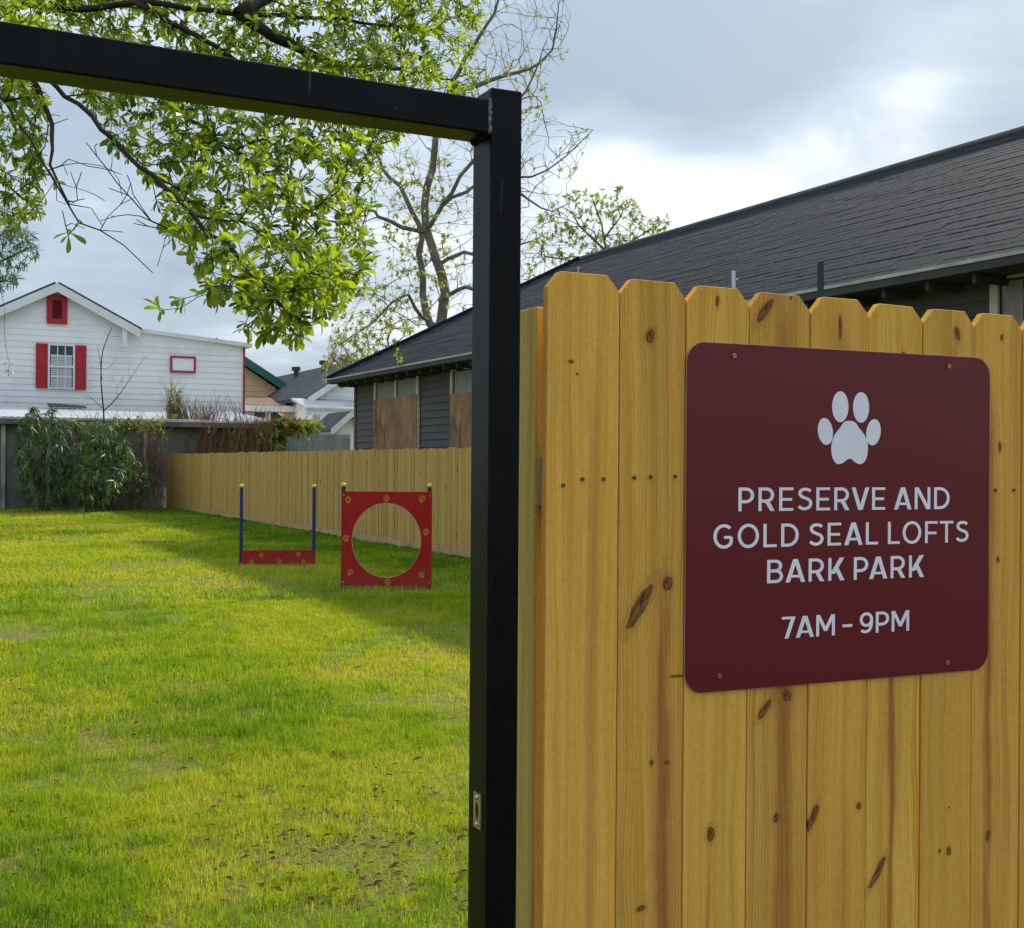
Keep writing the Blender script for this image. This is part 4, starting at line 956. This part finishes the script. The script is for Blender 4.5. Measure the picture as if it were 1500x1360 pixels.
# hoop panel
cv = Vector((math.cos(YAW), -math.sin(YAW), 0)); cn = Vector((-math.sin(YAW), -math.cos(YAW), 0))     # across the view, towards the viewer
ZH = 15.9
def hp(px, py, Z=ZH): return atZ(px, py, Z)
pl_ = hp(500, 860); pr_ = hp(632, 860); H0 = hp(500, 720).z; pl_.z = pr_.z = 0
jx = (pr_ - pl_); Wd = jx.length; jx.normalize(); jn = Vector((jx.y, -jx.x, 0)); 
if jn.dot(CP - pl_) < 0: jn = -jn
ho = empty('hoop_jump', tuple((pl_ + pr_) / 2), 'red square agility panel with a round hole and paw prints', 'agility hoop')
hc = hp(566, 792); cu = (hc - pl_).dot(jx); cz = hc.z; rh = (hp(616, 792) - hp(516, 792)).length / 2
def panel_with_hole(name, parent, o0, ex, n, Wd, z0, z1, cu, cz, rx, rz, th, m):
    N = 64; vs = []; ang = [2 * math.pi * i / N for i in range(N)]
    def outer(a):
        c_, s_ = math.cos(a), math.sin(a); k = 1e9
        if c_ > 1e-9: k = min(k, (Wd - cu) / c_)
        if c_ < -1e-9: k = min(k, -cu / c_)
        if s_ > 1e-9: k = min(k, (z1 - cz) / s_)
        if s_ < -1e-9: k = min(k, (z0 - cz) / s_)
        return (cu + c_ * k, cz + s_ * k)
    cor = [math.atan2(b_ - cz, a - cu) % (2 * math.pi) for a in (0, Wd) for b_ in (z0, z1)]
    ang = sorted(set(ang + cor)); N = len(ang)
    O = [outer(a) for a in ang]; I = [(cu + rx * math.cos(a), cz + rz * math.sin(a)) for a in ang]
    P3 = lambda uv, d_: o0 + ex * uv[0] + Vector((0, 0, uv[1])) + n * d_
    vs = [P3(q, 0) for q in O] + [P3(q, 0) for q in I] + [P3(q, -th) for q in O] + [P3(q, -th) for q in I]; fs = []
    for i in range(N):
        j = (i + 1) % N; fs += [(i, j, N + j, N + i), (2 * N + i, 3 * N + i, 3 * N + j, 2 * N + j), (i, 2 * N + i, 2 * N + j, j), (N + i, N + j, 3 * N + j, 3 * N + i)]
    return MB().add(vs, fs).build(name, m, parent)
pan = panel_with_hole('panel', ho, pl_, jx, jn, Wd, .02, H0, cu, cz, (hp(617.5, 792) - hp(515.5, 792)).length / 2, hp(566, 737).z - cz, .02, M['red'])
rim = MB(); N_ = 64; rx_ = (hp(617.5, 792) - hp(515.5, 792)).length / 2; rz_ = hp(566, 737).z - cz
rv = []
for k_, dd_ in ((.9985, .0012), (.982, .0012), (.982, -.0212), (.9985, -.0212)):
    rv += [pl_ + jx * (cu + rx_ * k_ * math.cos(6.28319 * i / N_)) + Vector((0, 0, cz + rz_ * k_ * math.sin(6.28319 * i / N_))) + jn * dd_ for i in range(N_)]
rim.add(rv, [(q * N_ + i, q * N_ + (i + 1) % N_, ((q + 1) % 4) * N_ + (i + 1) % N_, ((q + 1) % 4) * N_ + i) for q in range(4) for i in range(N_)]); rim.build('hole_rim', M['kick'], ho)
for (qx, qy, sc_, ro) in ((510, 733, 1, .2), (566, 731, 1, 0), (618, 732, 1.05, -.3), (507, 789.5, 1, .3), (624, 780.5, 1, -.1), (512.5, 839, 1, -.6), (568, 853.5, 1, .1), (617.5, 843, .95, .5)):
    decal(pan, hp(qx, qy), jx, jn, .085 * sc_, ro, M['orange'])
def capped_post(parent, c, ztop, r=.025):
    t_ = MB(); t_.tube([(c.x, c.y, -.1), (c.x, c.y, ztop)], r, 14); po = t_.build('post', M['navy'], parent, smooth=False)
    b = MB(); b.ball((c.x, c.y, ztop + r * .7), r * 1.25, 1, 1, .95, 14, 8); b.build('ball_cap', M['yellow'], po, smooth=True)
for (e_, s_) in ((pl_, .012), (pr_, -.035)): capped_post(ho, e_ + jx * s_ - jn * .048, hp(500, 713).z, .026)
for u_ in (.022, Wd - .025):
    for z_ in (H0 - .05, .07):
        b = MB(); b.ball(tuple(pl_ + jx * u_ + Vector((0, 0, z_)) + jn * .001), .009, 1, 1, 1, 8, 4); b.build('bolt', M['zinc'], pan)
# bar jump
ZJ = 19.2
l0 = atZ(354, 829, ZJ); r0_ = atZ(460.5, 826, ZJ + .25); jt = atZ(354, 714, ZJ).z
for q in (l0, r0_): q.z = 0
bx = (r0_ - l0); bw = bx.length; bx.normalize(); bn = Vector((bx.y, -bx.x, 0))
if bn.dot(CP - l0) < 0: bn = -bn
bj = empty('bar_jump', tuple((l0 + r0_) / 2), 'low red jump board between two navy posts with yellow caps', 'agility jump')
capped_post(bj, l0 - bx * .01 - bn * .03, jt, .026); capped_post(bj, r0_ - bx * .01 - bn * .03, jt, .026)
zb = atZ(354, 806.5, ZJ).z
bd = MB().prism([l0 + bx * .0 + Vector((0, 0, .02)), r0_ + Vector((0, 0, .02)), r0_ + Vector((0, 0, zb)), l0 + Vector((0, 0, zb))], bn * .02).build('jump_board', M['red'], bj)
for (qx, qy, ro) in ((382.5, 814, .2), (436.5, 812.5, -.3), (368, 827, 0), (409, 826, .1), (444.5, 825, .3)):
    f_ = (qx - 354) / 106.5; c = l0.lerp(r0_, f_); c.z = max(.05, atZ(qx, qy, ZJ + .25 * f_).z); decal(bd, c + bn * .02, bx, bn, .075, ro, M['orange'])

# ------------------------------------------------------------------ front fence with sign
NY = 1.887
ff = empty('front_fence', (1.6, NY, 0), 'tall knotty pine fence of dog-eared pickets in the foreground', 'fence')
# (left px, right px) of each picket where its ear starts, and py of the top
PK = [(802.5, 908, 400), (909.5, 1005, 411), (1006.5, 1097.5, 420.5), (1099, 1186.5, 430), (1188, 1272, 437), (1273.5, 1351.5, 446.5), (1353, 1426, 454.5), (1427.5, 1497, 460.5)]
def kn(p, px, py, rx, rz, a=0.):
    q = onY(px, py, NY); return (q.x - p, q.z, rx, rz, a)
KN = {0: [(837, 530, .005, .003, 0), (846, 548, .002, .002, 0)],
 1: [(953, 493, .0085, .012, -.3), (938, 888, .011, .042, -.55), (978, 855, .010, .012, 0), (977, 1118, .006, .004, 0), (955, 1118, .004, .005, 0), (940, 1331, .009, .005, .2), (990, 991, .012, .0025, 0)],
 2: [(1051, 441, .004, .009, 0), (1041, 1222, .008, .013, 0)],
 3: [(1121, 455, .008, .026, -.7), (1159, 437, .003, .003, 0), (1153, 1019, .010, .011, .5), (1120, 1040, .007, .020, -.7), (1137, 1198, .006, .009, -.2)],
 4: [(1230, 480, .004, .02, 0), (1189, 1200, .007, .026, -.45), (1257, 1181, .006, .006, 0)],
 5: [(1285, 1280, .007, .032, -.6), (1324, 519, .005, .004, 0)],
 6: [(1402, 490, .007, .012, .3), (1389, 1247, .005, .008, 0), (1376, 1247, .003, .004, 0), (1390, 1183, .002, .002, 0)],
 7: [(1468, 495, .004, .006, 0), (1448, 1224, .006, .010, -.3), (1465, 655, .004, .009, 0), (1462, 820, .004, .005, 0)]}
STK = {0: [(.02, .010, .4, 1.75, .25)], 1: [(.027, .013, -.1, 1.42, .85)], 2: [(-.012, .006, .4, .93, .55)], 3: [(.012, .020, -.1, 1.9, .8)], 4: [(.0, .018, 1.45, 1.85, .8), (.01, .012, .2, 1.0, .35)], 5: [(-.005, .008, -.1, 1.6, .85)], 6: [(.012, .010, 1.2, 1.85, .7)], 7: [(-.02, .011, -.1, 1.75, .75)]}
NAILS = [(0, 825, 711), (0, 853, 702), (0, 884, 702), (1, 929, 700), (1, 953, 699), (1, 989, 698), (2, 1022, 703), (7, 1458, 718), (7, 1485, 718)]
pks = []
random.seed(77)
for i, (xa, xb, yt) in enumerate(PK + [(None, None, None)] * 4):
    if xa is None:
        x0 = prevx + .003; x1 = x0 + .1385; zt = prevz - .002
    else:
        x0, x1 = onY(xa, 425 + (i * 9), NY).x, onY(xb, 425 + (i * 9), NY).x; zt = onY((xa + xb) / 2, yt, NY).z
    prevx, prevz = x1, zt; c = (x0 + x1) / 2; hw = (x1 - x0) / 2; e = .028; th = .0165
    kn_ = [kn(c, *q) for q in KN.get(i, [])]; k2 = []
    for q in kn_: k2.append(q)
    bv = (1.05, .94, 1.02, .90, .97, 1.06, .92, 1.0, .97, 1.02, .95, 1)[i]; wv = (1.0, .98, 1.02, 1.0, .96, 1.03, 1.0, .97, 1, 1, 1, 1)[i]
    m_ = wood('picket_wood_%d' % i, tuple(q * bv for q in (WL_[0], WL_[1] * wv, WL_[2])), tuple(q * bv * (.9 if i % 2 else 1.05) for q in (WD_[0], WD_[1] * wv, WD_[2])), k2, STK.get(i, []))
    dy = random.uniform(-.0015, .0015); e2 = e + random.uniform(-.003, .003)
    poly = [(c - hw, NY + dy, 0.05), (c + hw, NY + dy, .05), (c + hw, NY + dy, zt - e), (c + hw - e2 * .86, NY + dy, zt - random.uniform(0, .002)), (c - hw + e2 * .86, NY + dy, zt), (c - hw, NY + dy, zt - e2)]
    pk_ = MB().prism(poly, (0, th, 0)).build('picket', m_, ff, (c, NY, 0), bevel=.0012); pks.append((pk_, c, zt))
for (i, px, py) in NAILS:
    q = onY(px, py, NY); b = MB(); b.tube([(q.x, NY - .0022, q.z), (q.x, NY + .004, q.z)], .0032, 10); b.build('nail', M['nail'], pks[i][0])
q = onY(846, 400, NY + .006); b = MB(); b.tube([(q.x, NY + .006, pks[0][2] - .01), (q.x + .001, NY + .006, pks[0][2] + .0075)], .0013, 8); b.tube([(q.x + .001, NY + .006, pks[0][2] + .0076), (q.x + .001, NY + .006, pks[0][2] + .0096)], .0032, 10); b.build('nail', M['brass'], pks[0][0])
PY = NY + .018 + .0385
pxl = onY(785, 560, PY).x; ptop = onY(785, 449, PY).z
pw_ = MB(); pw_.box(pxl, pxl + .089, PY, PY + .089, -.05, ptop); pw_.build('fence_post', M['post_wood'], ff, (pxl + .04, PY + .04, 0), bevel=.003)
sz1 = onY(785, 668, NY + .018).z; sz0 = onY(785, 743, NY + .018).z
pe = pks[-1][1] + .07
for (a, b_) in ((sz0, sz1), (.30, .389)):
    MB().box(pxl + .001, pe, NY + .0175, PY - .0005, a, b_).build('stringer', M['stringer_end'], ff, (pxl, NY, a), bevel=.002)
MB().box(pe - .09, pe, PY, PY + .089, -.05, ptop).build('fence_post', M['post_wood'], ff, (pe - .05, PY + .04, 0), bevel=.003)

# sign
SY = NY - .0045; ST = .003
sl, sr_ = onY(1005, 760, SY).x, onY(1449, 760, SY).x; stp = (onY(1060, 504, SY).z + onY(1400, 521.5, SY).z) / 2; sbt = (onY(1060, 1013, SY).z + onY(1400, 984, SY).z) / 2
sg = empty('park_sign', ((sl + sr_) / 2, SY, sbt), 'maroon rounded dog park sign with white paw and lettering', 'sign')
rr = .037; poly = []
for (cx, cz_, a0) in ((sr_ - rr, stp - rr, 0), (sl + rr, stp - rr, 90), (sl + rr, sbt + rr, 180), (sr_ - rr, sbt + rr, 270)):
    for i in range(9): a = R(a0 + i * 11.25); poly.append((cx + rr * math.cos(a), SY, cz_ + rr * math.sin(a)))
plate = MB().prism(poly, (0, ST, 0)).build('plate', M['sign'], sg, bevel=.0006)
# aluminium edge just behind the face
pe2 = [((x_ - (sl + sr_) / 2) * 1.0012 + (sl + sr_) / 2, y_ + .0008, (z_ - (stp + sbt) / 2) * 1.0012 + (stp + sbt) / 2) for x_, y_, z_ in poly]
MB().prism(pe2, (0, .0018, 0)).build('plate_edge', M['zinc'], sg)
for (zx, zy) in ((230, 100), (994, 138), (178, 1239), (989, 1192)):
    q = onY(980 + zx / 2.429, 480 + zy / 2.429, SY); s_ = MB(); s_.tube([(q.x, SY - .0028, q.z), (q.x, SY + .001, q.z)], .0042, 12); so = s_.build('screw', M['brass'], sg)
    s_ = MB(); s_.tube([(q.x, SY - .0031, q.z), (q.x, SY - .00285, q.z)], .0019, 8); s_.build('socket', M['dark'], so)
VT = .0004
def flat(polys, name, parent, m):
    mb = MB()
    for k, pts in enumerate(polys): mb.prism([(a, SY - .00005, b_) for a, b_ in pts], (0, -VT - .00006 * k, 0))
    return mb.build(name, m, parent)
def zp(zx, zy): q = onY(980 + zx / 2.429, 480 + zy / 2.429, SY); return q.x, q.z
def ell(zx, zy, rx, ry, lean=0., n=40):
    out = []
    for i in range(n):
        t_ = 6.28319 * i / n; u, v = rx * math.cos(t_), ry * math.sin(t_); out.append(zp(zx + u * math.cos(lean) - v * math.sin(lean), zy + u * math.sin(lean) + v * math.cos(lean)))
    return out
paw = empty_part('paw_emblem', sg, (zp(642, 360)[0], SY, zp(642, 360)[1]))
for (a, b_, rx, ry, ln) in ((609, 282, 29, 55, 0), (683, 284.5, 28.5, 54.5, 0), (556, 370, 26.5, 48, -.12), (727, 373, 25.5, 47, .12)): flat([ell(a, b_, rx, ry, ln)], 'toe', paw, M['vinyl_white'])
def catmull(pts, n=8, closed=False):
    out = []; N = len(pts); rg = range(N if closed else N - 1)
    for i in rg:
        g_ = (lambda k: pts[k % N]) if closed else (lambda k: pts[min(max(k, 0), N - 1)])
        a, b_, c, e = g_(i - 1), g_(i), g_(i + 1), g_(i + 2)
        for j in range(n):
            t_ = j / n; out.append(tuple(.5 * (2 * b_[k] + (c[k] - a[k]) * t_ + (2 * a[k] - 5 * b_[k] + 4 * c[k] - e[k]) * t_ * t_ + (3 * b_[k] - a[k] - 3 * c[k] + e[k]) * t_ ** 3) for k in (0, 1)))
    if not closed: out.append(pts[-1])
    return out
pad = [(642, 332), (662, 338), (676, 358), (692, 378), (705, 405), (707, 435), (702, 465), (690, 482), (676, 486), (660, 478), (650, 469), (642, 467), (634, 469), (624, 478), (608, 486), (594, 483), (582, 465), (577, 435), (580, 405), (592, 378), (608, 358), (622, 338)]
flat([[zp(*q) for q in catmull(pad, 4, True)]], 'pad', paw, M['vinyl_white'])
# lettering: monoline geometric capitals drawn as strokes
SW = .130
def ribbon(pts, wd=SW):
    n = len(pts); Lf, Rt = [], []
    for i in range(n):
        a = Vector(pts[max(i - 1, 0)]); b_ = Vector(pts[i]); c = Vector(pts[min(i + 1, n - 1)])
        d1 = (b_ - a).normalized() if i else (c - b_).normalized(); d2 = (c - b_).normalized() if i < n - 1 else d1
        n1 = Vector((-d1.y, d1.x)); n2 = Vector((-d2.y, d2.x)); mm = (n1 + n2).normalized(); k = wd / 2 / max(.4, mm.dot(n1))
        Lf.append((b_.x + mm.x * k, b_.y + mm.y * k)); Rt.append((b_.x - mm.x * k, b_.y - mm.y * k))
    return [[Lf[i], Lf[i + 1], Rt[i + 1], Rt[i]] for i in range(n - 1)] if False else [Lf + Rt[::-1]]
def rc_(x0, y0, x1, y1): return [[(x0, y0), (x1, y0), (x1, y1), (x0, y1)]]
def dg(xb, xt, y0=0., y1=1., wd=.175): return [[(xb, y0), (xb + wd, y0), (xt + wd, y1), (xt, y1)]]
def arc(cx, cy, rx, ry, a0, a1, n=28): return [(cx + rx * math.cos(R(a0 + (a1 - a0) * i / n)), cy + ry * math.sin(R(a0 + (a1 - a0) * i / n))) for i in range(n + 1)]
def ring(cx, cy, rx, ry): return ribbon(arc(cx, cy, rx, ry, 90, 271, 28)) + ribbon(arc(cx, cy, rx, ry, -90, 91, 28))
h = SW / 2; S_ = SW
def bowl(y0, y1, w_): 
    r_ = (y1 - y0) / 2 - h; cx = w_ - h - r_; return ribbon([(S_ * .6, y1 - h)] + arc(cx, (y0 + y1) / 2, r_, r_, 90, -90, 18) + [(S_ * .6, y0 + h)])
Spts = catmull([(.555, .835), (.455, .905), (.325, .922), (.19, .895), (.105, .815), (.10, .71), (.165, .615), (.31, .545), (.455, .485), (.545, .40), (.56, .285), (.50, .155), (.38, .09), (.27, .078), (.15, .11), (.05, .195)], 5)
G = {
 'P': (.64, lambda: rc_(0, 0, S_, 1) + bowl(.335, 1, .64)), 'R': (.68, lambda: rc_(0, 0, S_, 1) + bowl(.355, 1, .65) + dg(.485, .27, 0, .40, .19)),
 'E': (.60, lambda: rc_(0, 0, S_, 1) + rc_(S_ * .8, 1 - S_ * .9, .60, 1) + rc_(S_ * .8, .43, .545, .43 + S_ * .9) + rc_(S_ * .8, 0, .60, S_ * .9)),
 'F': (.60, lambda: rc_(0, 0, S_, 1) + rc_(S_ * .8, 1 - S_ * .9, .60, 1) + rc_(S_ * .8, .40, .545, .40 + S_ * .9)),
 'L': (.56, lambda: rc_(0, 0, S_, 1) + rc_(S_ * .8, 0, .56, S_ * .9)), 'T': (.66, lambda: rc_(.33 - h, 0, .33 + h, 1) + rc_(0, 1 - S_ * .9, .66, 1)),
 'S': (.62, lambda: ribbon(Spts)), 'V': (.80, lambda: dg(.30, 0) + dg(.325, .625)), 'A': (.82, lambda: dg(0, .31) + dg(.645, .335) + rc_(.17, .205, .65, .205 + S_ * .85)),
 'N': (.74, lambda: rc_(0, 0, S_, 1) + rc_(.74 - S_, 0, .74, 1) + dg(.56, 0, 0, 1, .18)), 'D': (.75, lambda: rc_(0, 0, S_, 1) + ribbon([(S_ * .6, 1 - h)] + arc(.29, .5, .46 - h, .5 - h, 90, -90, 26) + [(S_ * .6, h)])),
 'O': (.88, lambda: ring(.44, .5, .44 - h, .515 - h)), 'G': (.80, lambda: ribbon(arc(.43, .5, .43 - h, .515 - h, 48, 312, 36) + [(.722, .27), (.722, .47)]) + rc_(.43, .40, .72, .40 + S_ * .9)),
 'B': (.66, lambda: rc_(0, 0, S_, 1) + bowl(.455, 1, .62) + bowl(0, .455 + S_, .66)), 'K': (.70, lambda: rc_(0, 0, S_, 1) + dg(.08, .49, .30, 1, .20) + dg(.515, .23, 0, .60, .19)),
 'M': (.86, lambda: rc_(0, 0, S_, 1) + rc_(.86 - S_, 0, .86, 1) + dg(.36, 0, .24, 1, .165) + dg(.335, .695, .24, 1, .165)),
 '7': (.60, lambda: rc_(0, 1 - S_ * .9, .60, 1) + dg(.13, .43, 0, .95, .17)), '9': (.64, lambda: ring(.315, .66, .315 - h, .345 - h) + ribbon(catmull([(.552, .66), (.56, .50), (.52, .28), (.42, .125), (.29, .08), (.17, .095), (.08, .155)], 6))),
 '-': (.46, lambda: rc_(0, .36, .46, .36 + S_)),
}
def line(txt, z_tl, z_bl, z_tr, z_br, gap=.19, space=.34, dash=None):
    (x0, zt0), (_, zb0), (x1, zt1), (_, zb1) = zp(*z_tl), zp(*z_bl), zp(*z_tr), zp(*z_br)
    zb_ = (zb0 + zb1) / 2; zt_ = (zt0 + zt1) / 2; H = zt_ - zb_
    tot = 0; pos = []
    for i, ch in enumerate(txt):
        if ch == ' ': tot += space; continue
        if i and txt[i - 1] != ' ': tot += gap * ({'AV': .2, 'RV': .5, 'VE': .7, 'LO': .7, 'FT': .6, 'LT': .3, 'PA': .25, 'BA': .6, 'RK': .9, '7A': .3, 'AL': .8, 'EA': .8, 'AN': .8, 'TS': .7, 'AR': .8, 'AM': .8}.get(txt[i - 1] + ch, 1))
        pos.append((ch, tot)); tot += G[ch][0]
    kx = (x1 - x0) / tot
    for ch, t_ in pos:
        flat([[(x0 + (t_ + a) * kx, zb_ + b_ * H) for a, b_ in p] for p in G[ch][1]()], 'letter', sg, M['vinyl_white'])
line('PRESERVE AND', (247, 570), (247, 655), (998, 568), (998, 645), space=.42)
line('GOLD SEAL LOFTS', (158, 703), (158, 786), (1065, 686), (1065, 764), space=.46)
line('BARK PARK', (349, 828), (349, 911), (907, 809), (907, 887), space=.42)
line('7AM - 9PM', (401, 1029), (401, 1107), (854, 1007), (854, 1079), gap=.13, space=.36)

# ------------------------------------------------------------------ steel gate frame
GY = NY - .012
gx0, gx1 = onY(716, 700, GY).x, onY(761.5, 700, GY).x; gs = gx1 - gx0; gz = onY(745, 131, GY).z
gf = empty('gate_frame', (gx0, GY, 0), 'black square steel gate frame standing left of the fence', 'gate frame')
gd = gs * 1.32
post = MB().box(gx0, gx1, GY, GY + gd, -.1, gz).build('post', M['steel'], gf, (gx0, GY, 0), bevel=.0035)
gl_ = -.62
zt0, zb0 = onY(0, 30, GY + .002), onY(0, 93, GY + .002); zt1, zb1 = onY(720, 146, GY + .002), onY(720, 196, GY + .002)
def lz(a, b_, x): return a.z + (b_.z - a.z) * (x - a.x) / (b_.x - a.x)
bt0, bt1, bb0, bb1 = lz(zt0, zt1, gl_), lz(zt0, zt1, gx0), lz(zb0, zb1, gl_), lz(zb0, zb1, gx0)
ya, yb = GY + .002, GY + gd - .002
MB().hexa([(gl_, ya, bb0), (gx0 - .0005, ya, bb1), (gx0 - .0005, yb, bb1), (gl_, yb, bb0), (gl_, ya, bt0), (gx0 - .0005, ya, bt1), (gx0 - .0005, yb, bt1), (gl_, yb, bt0)]).build('beam', M['steel'], gf, (gl_, GY, bb0), bevel=.003)
MB().box(gl_ - gs, gl_ - .0005, GY, GY + gd, -.1, bt0 + .01).build('post', M['steel'], gf, (gl_, GY, 0), bevel=.0035)
random.seed(9); wm = MB(); n = 16
for j in range(n):
    z_ = bb1 + (bt1 - bb1) * (j + .5) / n; wm.ball((gx0 - .0015 + random.gauss(0, .0006), ya - .0005, z_), .0034 * random.uniform(.7, 1.2), 1, .7, 1.1, 8, 5)
wm.build('weld_bead', M['weld'], gf, smooth=True)
wm = MB()
for j in range(12): wm.ball((gx0 - .001, ya + .004 + (yb - ya) * j / 12, bb1 - .001), .0042 * random.uniform(.7, 1.3), 1.6, 1, 1.2, 8, 5)
wm.build('weld_bead', M['steel'], gf, smooth=True)
# strike plate on the latch side of the post
sp_ = onX(703.5, 1189, gx0); szt = onX(703.5, 1163, gx0).z; szb = onX(703.5, 1215, gx0).z; yc = GY + gd * .42; hwp = .0135
pl2 = empty_part('strike_plate', gf, (gx0, yc, szb))
ho_h = (szt - szb); zc_ = (szt + szb) / 2
panel_with_hole('plate', pl2, Vector((gx0 - .003, yc - hwp, 0)), Vector((0, 1, 0)), Vector((-1, 0, 0)), 2 * hwp, szb, szt, hwp, zc_, .0062, ho_h * .24, .0025, M['brass'])
MB().box(gx0 - .0012, gx0 - .0004, yc - .009, yc + .009, zc_ - ho_h * .27, zc_ + ho_h * .27).build('latch_hole', M['dark'], pl2)
for s_ in (-1, 1):
    b = MB(); b.ball((gx0 - .0035, yc, zc_ + s_ * ho_h * .38), .0038, .7, 1, 1, 10, 6); b.build('screw', M['zinc'], pl2, smooth=True)

# ------------------------------------------------------------------ small things behind the front fence
q = onY(1204, 437, 4.2); qt = onY(1204, 384, 4.2)
tp = MB(); tp.box(qt.x - .011, qt.x + .011, 4.2, 4.206, 0, qt.z); tp.box(qt.x - .003, qt.x + .003, 4.207, 4.225, 0, qt.z)
tag(tp.build('stake', M['green_metal'], None, (qt.x, 4.2, 0)), 'dark green metal stake rising behind the front fence', 'stake')
q = onY(1075, 397, 3.6); zb_ = onY(1075, 420, 3.6).z
pp = MB(); pp.box(q.x - .007, q.x + .007, 3.6, 3.604, 0, q.z).box(q.x + .0075, q.x + .016, 3.597, 3.607, q.z - .03, q.z - .024)
tag(pp.build('metal_strap', M['zinc'], None, (q.x, 3.6, 0)), 'thin galvanized strap poking up behind the third picket', 'strap')
